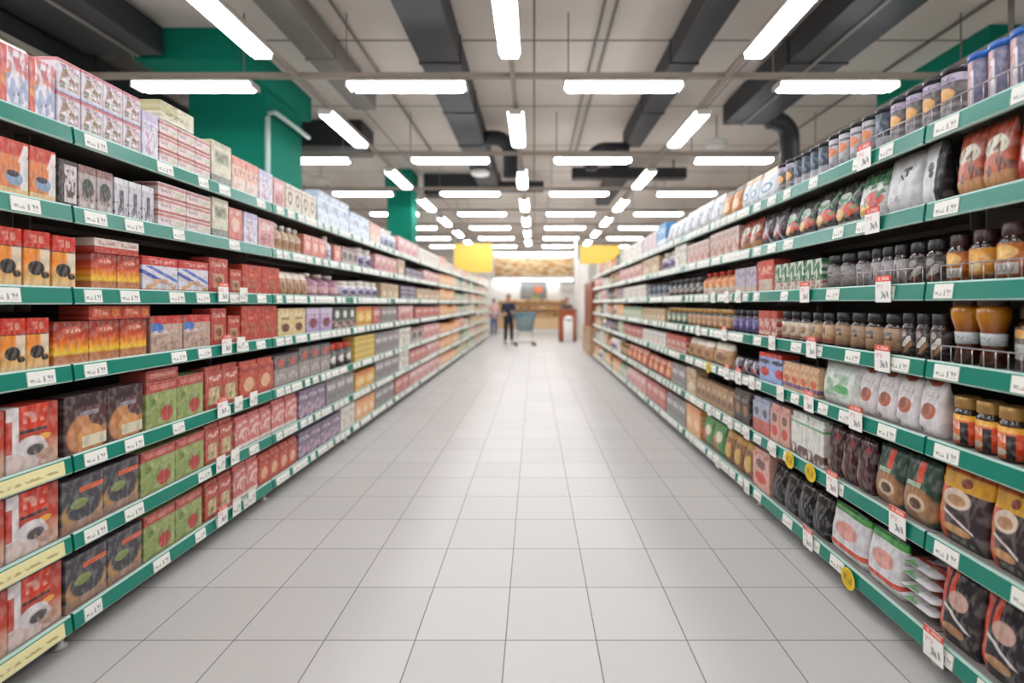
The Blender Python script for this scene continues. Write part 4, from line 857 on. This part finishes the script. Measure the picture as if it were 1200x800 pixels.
# ---------------------------------------------------------------- far end of the aisle
# brown cabinet and crates closing the right run
yR = Y0['R']+NB['R']*BW
bw = mat('reddish brown wood', '8A4428', .45, noise=.12, nscale=5)
cb = empty('wooden_cabinet', (1.95, yR+1.4, 0), label='tall reddish brown wooden cabinet ending the right shelves', category='cabinet')
b = MB(); b.box(-.35, .35, -1.0, 1.0, .84, 2.1, bw, .01); new_obj('cabinet_body', b.mesh('cabinet_body'), cb)
b = MB()
for k in range(4): b.box(-.365, -.35, -.95+k*.48, -.50+k*.48, .88, 2.06, bw, .004)
new_obj('door', b.mesh('door'), cb)
b = MB(); b.box(-.40, .40, -1.05, 1.05, .02, .80, mat('tan plywood crate', 'C09A74', .6, noise=.1, nscale=6), .01)
for k in range(3): b.box(-.415, -.40, -1.05, 1.05, .08+k*.26, .24+k*.26, M['goldlid'])
b.box(-.38, .38, -1.0, 1.0, .80, .84, bw)
new_obj('plinth', b.mesh('plinth'), cb)

# bakery along the back wall
by = 25.2
breadm = art('bread picture', 'E6BE80', [('noise', 0, 1, 0, 1, 5, .48, 'CC9450'), ('noise', 0, 1, 0, 1, 9, .5, 'F2E0B8'), ('noise', 0, 1, 0, 1, 7, .62, 'A87448')], .5)
b = MB(); b.box(-2.1, 2.1, -.06, 0, 0, .95, breadm); b.planar_uv(b.bm.faces, -2.1, 2.1, 0, .95)
for v in []: pass
o = new_obj('bread_banner', b.mesh('bread_banner'), label='long banner with bread picture above the bakery', category='banner'); o.location = (0, YF-.002, 2.93)
b = MB(); b.box(-2.2, 2.1, -.12, 0, 0, .1, M['white']); b.box(-2.2, 2.1, -.10, 0, 1.12, 1.3, M['white'])
o = new_obj('banner_frame', b.mesh('banner_frame'), label='white ledge framing the bread banner above and below', category='ledge'); o.location = (0, YF-.002, 2.78)
for z, lb in ((2.70, 'added glow strip under the ledge below the bread banner, brightening the far wall'), (4.09, 'added glow strip above the bread banner, brightening the far wall')):  # invented glowing strips, added to brighten the far wall
    r = empty('wall_fill_strip', (0, YF-.3, z), label=lb, category='added fill light')
    b = MB(); b.box(-2.2, 2.1, -.05, .298, .05, .08, M['housing']); new_obj('housing', b.mesh('housing'), r)
    b = MB(); b.box(-2.1, 2.0, -.03, .03, .0, .05, M['lamp']); new_obj('diffuser', b.mesh('diffuser'), r)
scr = art('dark board', '7E807C', [('rect', .05, .48, .1, .8, '8F908C'), ('ell', .68, .5, .17, .2, 'E07A50'), ('rect', 0, 1, .85, 1, '686A66'), ('rect', .4, .7, 0, .18, '9AA860')], .4)
b = MB(); b.box(-.7, .7, -.08, 0, 0, .95, scr, .01); b.planar_uv(b.bm.faces, -.7, .7, 0, .95)
o = new_obj('menu_board', b.mesh('menu_board'), label='grey board with orange spot on the bakery wall', category='board'); o.location = (-.03, YF-.002, 1.72)
b = MB(); b.box(-.4, .4, -.3, 0, 0, .55, M['white'], .02); b.box(-.4, .4, -.31, -.3, .35, .5, M['pipe'])
o = new_obj('wall_cooler', b.mesh('wall_cooler'), label='small white wall unit right of the grey bakery board', category='wall unit'); o.location = (1.75, YF-.002, 2.15)
woodm = mat('light bakery wood', 'DDBB8E', .5, noise=.1, nscale=3)
ct = empty('bakery_rack', (0, by, 0), label='long light wooden bread rack along the back wall', category='rack')
b = MB(); b.box(-1.9, 1.75, -.35, .4, 0, .18, M['white']); b.box(-1.9, 1.75, -.38, .4, .18, .75, woodm, .01); new_obj('base', b.mesh('base'), ct)
b = MB(); b.box(-1.9, 1.75, .3, .4, .75, 1.6, woodm); new_obj('back_panel', b.mesh('back_panel'), ct)
for z in (.82, 1.2, 1.55):
    b = MB(); b.box(-1.9, 1.75, -.3+(z-.82)*.4, .3, z-.03, z, woodm); new_obj('shelf', b.mesh('shelf'), ct)
loafcols = [mat('brown crust', 'B9803F', .6, noise=.25, nscale=20), mat('golden crust', 'D6A45E', .6, noise=.25, nscale=20), mat('dark crust', '8A5832', .6, noise=.25, nscale=20), mat('floury crust', 'E2CDA8', .7, noise=.15, nscale=20)]
LN = ['brown', 'golden', 'dark', 'floury']
def loaf_mesh(m):
    b = MB(); b.tube([(x*.15, 0, .057) for x in (-1, -.9, -.6, -.2, .2, .6, .9, 1)], [.012, .032, .05, .056, .056, .05, .032, .012], m, 12)
    for x in (-.07, 0, .07): b.box(x-.006, x+.006, -.03, .03, .102, .108, m)
    return b.mesh('loaf')
LM = [loaf_mesh(m) for m in loafcols]; lc = {}
for zi, (z, nm) in enumerate(((.82, 'lower'), (1.2, 'middle'), (1.55, 'upper'))):
    for j in range(10):
        q = rnd.randrange(4); k = (q, zi); lc[k] = lc.get(k, 0)+1
        o = new_obj('bread_loaf', LM[q]); o.location = (-1.72+j*.355, by-.12+zi*.12, z+.006)
        o['label'] = f"{LN[q]} bread loaf on the {nm} shelf of the bakery rack, {ordn(lc[k])} {LN[q]} from left"; o['category'] = 'bread'; o['group'] = 'loaves on the bakery rack'
# yellow hanging signs
for x, y, z, wd, ht, lb in ((-2.13, 17.0, EYE+1.07, 1.35, 1.0, 'left plain yellow hanging sign over the far end of the aisle'), (2.24, 16.5, EYE+1.33, 1.35, .63, 'right plain yellow hanging sign over the far end of the aisle')):
    r = empty('hanging_sign', (x, y, z), label=lb, category='sign')
    b = MB(); b.box(-wd/2, wd/2, -.02, .02, 0, ht, mat('yellow sign', 'F2CC58', .5), .004); new_obj('sign_board', b.mesh('sign_board'), r)
    b = MB()
    for q in (-.5, .5): b.tube([(q, 0, ht), (q, 0, HC-z)], .006, M['duct2'], 5)
    new_obj('hanging_wire', b.mesh('hanging_wire'), r)
# info desk
dk = empty('counter', (1.15, 18.9, 0), label='reddish brown wooden counter at the far right end', category='counter')
dm = mat('counter wood', 'A0522E', .45, noise=.1, nscale=4)
b = MB(); b.box(-.20, .48, -.05, .25, 0.05, 1.2, dm, .01); new_obj('body', b.mesh('body'), dk)
b = MB(); b.box(-.24, .52, -.09, .29, 1.2, 1.25, dm, .008); new_obj('countertop', b.mesh('countertop'), dk)
b = MB(); b.box(-.17, .45, -.02, .22, 0, .05, M['black']); new_obj('plinth', b.mesh('plinth'), dk)
bn = empty('waste_bin', (1.30, 18.5, 0), label='white cylindrical waste bin in front of the brown counter', category='bin')
b = MB(); b.lathe([(.16, 0), (.18, .02), (.185, .80), (.17, .82)], M['white'], 24); new_obj('bin_body', b.mesh('bin_body'), bn)
b = MB(); b.lathe([(.17, .82), (.185, .83), (.18, .90), (.12, .97), (.03, 1.0)], M['white'], 24); new_obj('lid', b.mesh('lid'), bn)
b = MB(); b.box(-.09, .09, -.186, -.15, .84, .88, M['black'], .004); new_obj('opening', b.mesh('opening'), bn)

# ---------------------------------------------------------------- people
SK = mat('skin', 'C98F74', .5)
def skin_tree(name, verts, edges, radii, m, parent=None, sub=1, root=0):
    me = bpy.data.meshes.new(name); me.from_pydata([Vector(v) for v in verts], edges, []); me.update()
    o = bpy.data.objects.new(name, me); COL.objects.link(o)
    sk = o.modifiers.new('s', 'SKIN'); sk.use_smooth_shade = True
    for i, r in enumerate(radii):
        q = me.skin_vertices[0].data[i]; q.radius = (r, r) if not isinstance(r, tuple) else r; q.use_root = (i == root)
    sb = o.modifiers.new('b', 'SUBSURF'); sb.levels = sub; sb.render_levels = sub
    bpy.context.view_layer.update()
    ev = o.evaluated_get(bpy.context.evaluated_depsgraph_get()); res = bpy.data.meshes.new_from_object(ev)
    bpy.data.objects.remove(o); bpy.data.meshes.remove(me)
    res.materials.clear(); res.materials.append(m)
    for p in res.polygons: p.use_smooth = True; p.material_index = 0
    return res
def ball(b, c, r, m, n=14):
    fs = bmesh.ops.create_uvsphere(b.bm, u_segments=n, v_segments=n, radius=1)
    i = b.mi(m)
    for v in fs['verts']:
        v.co = Vector((c[0]+v.co.x*r[0], c[1]+v.co.y*r[1], c[2]+v.co.z*r[2]))
        for f in v.link_faces: f.material_index = i; f.smooth = True
def person(loc, rz, label, top, legs, hair, H=1.78, handL=(.30, -.05, .82), handR=(-.30, -.05, .82), hairlong=False, stride=.0, shoe='black'):
    """faces -Y; z up; skeleton for a 1.78 m adult, scaled"""
    r = empty('person', loc, rz, label=label, category='person'); r.scale = (H/1.78,)*3
    V = Vector; J = {}
    J['pel'] = V((0, 0, .95)); J['sp'] = V((0, -.01, 1.14)); J['ch'] = V((0, 0, 1.33)); J['nk'] = V((0, .01, 1.50)); J['hd'] = V((0, -.01, 1.57))
    for s, sx_ in (('L', 1), ('R', -1)):
        J['hip'+s] = V((.09*sx_, 0, .90)); J['kn'+s] = V((.10*sx_, -.03-stride*sx_*.5, .50)); J['an'+s] = V((.11*sx_, .02-stride*sx_, .09)); J['to'+s] = V((.12*sx_, -.15-stride*sx_, .035))
        J['sh'+s] = V((.185*sx_, .01, 1.43))
        hp = V(handL if s == 'L' else handR); mid = (J['sh'+s]+hp)/2; dlen = (hp-J['sh'+s]).length
        off = math.sqrt(max(0, .275**2-(dlen/2)**2)); J['el'+s] = mid+V((.35*sx_, .8, -.35)).normalized()*off; J['wr'+s] = hp
    names = list(J); ix = {n: i for i, n in enumerate(names)}
    edges = [('pel', 'sp'), ('sp', 'ch'), ('ch', 'nk'), ('nk', 'hd')]
    for s in 'LR': edges += [('pel', 'hip'+s), ('hip'+s, 'kn'+s), ('kn'+s, 'an'+s), ('an'+s, 'to'+s), ('ch', 'sh'+s), ('sh'+s, 'el'+s), ('el'+s, 'wr'+s)]
    rad = {'pel': .13, 'sp': .115, 'ch': .13, 'nk': .055, 'hd': .05, 'hip': .085, 'kn': .055, 'an': .035, 'to': .03, 'sh': .055, 'el': .04, 'wr': .026}
    body = skin_tree('body', [J[n] for n in names], [(ix[a], ix[b_]) for a, b_ in edges], [rad[n] if n in rad else rad[n[:-1]] for n in names], SK, root=ix['pel'])
    b = MB(); b.mi(SK); b.bm.from_mesh(body)
    hc = J['hd']+V((0, 0, .09))
    ball(b, hc, (.075, .092, .115), SK); ball(b, hc+V((0, -.02, -.05)), (.055, .068, .065), SK)
    ball(b, hc+V((0, -.095, -.01)), (.013, .02, .026), SK, 8)
    for s in (1, -1): ball(b, hc+V((.076*s, .01, -.01)), (.01, .02, .032), SK, 8)
    for s, sx_ in (('L', 1), ('R', -1)):
        w0 = J['wr'+s]; dr = (w0-J['el'+s]).normalized(); side = dr.cross(V((0, 0, 1))) if abs(dr.z) < .9 else V((0, 1, 0)); side.normalize()
        up = side.cross(dr).normalized()
        b.tube([w0-dr*.02, w0+dr*.03, w0+dr*.075, w0+dr*.10], [.024, .034, .038, .03], SK, 10)
        for q, ln in zip((-.03, -.01, .01, .03), (.06, .075, .07, .055)):
            p0 = w0+dr*.09+side*q; b.tube([p0, p0+dr*ln*.5-up*.006, p0+dr*ln*.85-up*.022], [.010, .009, .007], SK, 7)
        p0 = w0+dr*.035+side*.034; b.tube([p0-side*.012, p0+dr*.02+side*.018, p0+dr*.05+side*.022], [.012, .011, .008], SK, 7)
    me = b.mesh('body'); tmp = bpy.data.objects.new('t', me); COL.objects.link(tmp)
    rm = tmp.modifiers.new('r', 'REMESH'); rm.mode = 'VOXEL'; rm.voxel_size = .006; rm.use_smooth_shade = True
    sm = tmp.modifiers.new('m', 'SMOOTH'); sm.iterations = 2
    bpy.context.view_layer.update()
    ev = tmp.evaluated_get(bpy.context.evaluated_depsgraph_get()); bm2 = bpy.data.meshes.new_from_object(ev)
    bpy.data.objects.remove(tmp); bm2.materials.clear(); bm2.materials.append(SK)
    for p in bm2.polygons: p.material_index = 0; p.use_smooth = True
    new_obj('body', bm2, r)
    tm_ = mat('top cloth', top, .8, noise=.1, nscale=15); lm_ = mat('trouser cloth', legs, .8, noise=.1, nscale=15)
    tn = ['pel', 'sp', 'ch', 'nk2', 'shL', 'elL', 'wL', 'shR', 'elR', 'wR', 'hem']
    P = dict(J); P['nk2'] = J['nk']-V((0, 0, .02)); P['hem'] = J['pel']-V((0, 0, .1))
    for s in 'LR': P['w'+s] = J['wr'+s]+(J['el'+s]-J['wr'+s])*.08
    tr = {'pel': .155, 'sp': .14, 'ch': .155, 'nk2': .075, 'hem': .16, 'shL': .078, 'shR': .078, 'elL': .058, 'elR': .058, 'wL': .042, 'wR': .042}
    te = [('pel', 'sp'), ('sp', 'ch'), ('ch', 'nk2'), ('pel', 'hem'), ('ch', 'shL'), ('shL', 'elL'), ('elL', 'wL'), ('ch', 'shR'), ('shR', 'elR'), ('elR', 'wR')]
    jm = skin_tree('jacket', [P[n] for n in tn], [(tn.index(a), tn.index(c)) for a, c in te], [tr[n] for n in tn], tm_)
    new_obj('jacket', jm, r)
    ln_ = ['pel', 'hipL', 'knL', 'cuL', 'hipR', 'knR', 'cuR']
    for s in 'LR': P['cu'+s] = J['an'+s]+V((0, 0, .02))
    lr = {'pel': .148, 'hipL': .105, 'hipR': .105, 'knL': .075, 'knR': .075, 'cuL': .058, 'cuR': .058}
    lm2 = skin_tree('trousers', [P[n] for n in ln_], [(0, 1), (1, 2), (2, 3), (0, 4), (4, 5), (5, 6)], [lr[n] for n in ln_], lm_)
    new_obj('trousers', lm2, r)
    for s in 'LR':
        b = MB(); a = J['an'+s]; t_ = J['to'+s]
        ball(b, ((a.x+t_.x)/2, (a.y+t_.y)/2-.02, .045), (.05, .15, .045), M[shoe], 12)
        new_obj('shoe', b.mesh('shoe'), r)
    hm = mat('hair', hair, .6); b = MB()
    ball(b, hc+V((0, .014, .03)), (.085, .103, .112), hm)
    if hairlong: ball(b, hc+V((0, .055, -.08)), (.08, .05, .14), hm)
    for v in b.bm.verts:
        if v.co.y < hc.y-.03 and v.co.z < hc.z+.03: v.co.y = hc.y-.03+(v.co.y-hc.y+.03)*.1
    new_obj('hair', b.mesh('hair'), r)
    b = MB()
    for s in (1, -1): ball(b, hc+V((.03*s, -.083, .005)), (.011, .008, .007), M['black'], 8)
    new_obj('eyes', b.mesh('eyes'), r)
    b = MB(); ball(b, hc+V((0, -.084, -.062)), (.022, .008, .005), mat('lips', '9A4A42', .5), 8); new_obj('mouth', b.mesh('mouth'), r)
    return r
person((-.93, 17.7, 0), .15, 'person in dark navy jacket and black trousers standing beside the trolley', '1C2236', '14151C', '2A211E', 1.80, handL=(.10, -.26, 1.18), handR=(-.16, -.30, 1.12), stride=.06)
person((-1.95, 23.6, 0), PI+.4, 'person in pale pink top and blue jeans near the bakery', 'D8B0A8', '3A4A80', '4A3428', 1.70)
person((1.33, 19.95, 0), .1, 'person in dark grey top behind the brown counter', '4A4644', '2A2A2E', '241C1A', 1.72, handL=(.2, -.38, 1.30), handR=(-.22, -.36, 1.28), hairlong=True)

# shopping trolley
CT = mat('teal plastic basket', '2B7F95', .4); CF = mat('trolley steel', 'A8A8AA', .3, .7)
t = empty('shopping_trolley', (-.33, 17.1, 0), .12, label='teal plastic shopping trolley beside the person in navy', category='shopping trolley')
b = MB()
def quad_basket():
    bt = [(-.26, -.17, .55), (.26, -.15, .55), (.26, .15, .55), (-.26, .17, .55)]; tp = [(-.36, -.25, 1.12), (.36, -.22, 1.14), (.36, .22, 1.14), (-.36, .25, 1.12)]
    for (a, c) in ((0, 1), (1, 2), (2, 3), (3, 0)):
        for k in range(9):
            u = k/8; p = Vector(bt[a]).lerp(Vector(bt[c]), u); q = Vector(tp[a]).lerp(Vector(tp[c]), u); b.tube([p, q], .009, CT, 5)
        for k in range(8):
            u = k/7; b.tube([Vector(bt[a]).lerp(Vector(tp[a]), u), Vector(bt[c]).lerp(Vector(tp[c]), u)], .012 if k < 7 else .02, CT, 5)
    for k in range(7):
        u = k/6; b.tube([Vector(bt[0]).lerp(Vector(bt[1]), u), Vector(bt[3]).lerp(Vector(bt[2]), u)], .01, CT, 5)
quad_basket(); new_obj('basket', b.mesh('basket'), t)
b = MB()
for s in (-1, 1):
    b.tube([(-.34, .22*s, 1.08), (-.22, .22*s, .52), (.28, .18*s, .50)], .013, CF, 8)
    b.tube([(-.2, .22*s, .52), (-.32, .24*s, .12), (.32, .2*s, .12), (.24, .18*s, .5)], .013, CF, 8)
b.tube([(-.32, -.24, .12), (-.32, .24, .12)], .012, CF, 8)
new_obj('frame', b.mesh('frame'), t)
b = MB(); b.tube([(-.36, -.25, 1.12), (-.44, -.25, 1.18), (-.44, .25, 1.18), (-.36, .25, 1.12)], .016, CT, 8); new_obj('handle', b.mesh('handle'), t)
for x, y in ((-.32, -.24), (-.32, .24), (.32, -.2), (.32, .2)):
    b = MB(); b.lathe([(.03, -.015), (.055, -.015), (.055, .015), (.03, .015)], M['black'], 14)
    o = new_obj('wheel', b.mesh('wheel'), t); o.location = (x, y, .056); o.rotation_euler = (PI/2, 0, 0)
    b = MB(); b.box(-.012, .012, -.022, .022, .04, .07, CF); new_obj('caster_fork', b.mesh('caster_fork'), o)
    o.children[0].rotation_euler = (-PI/2, 0, 0)
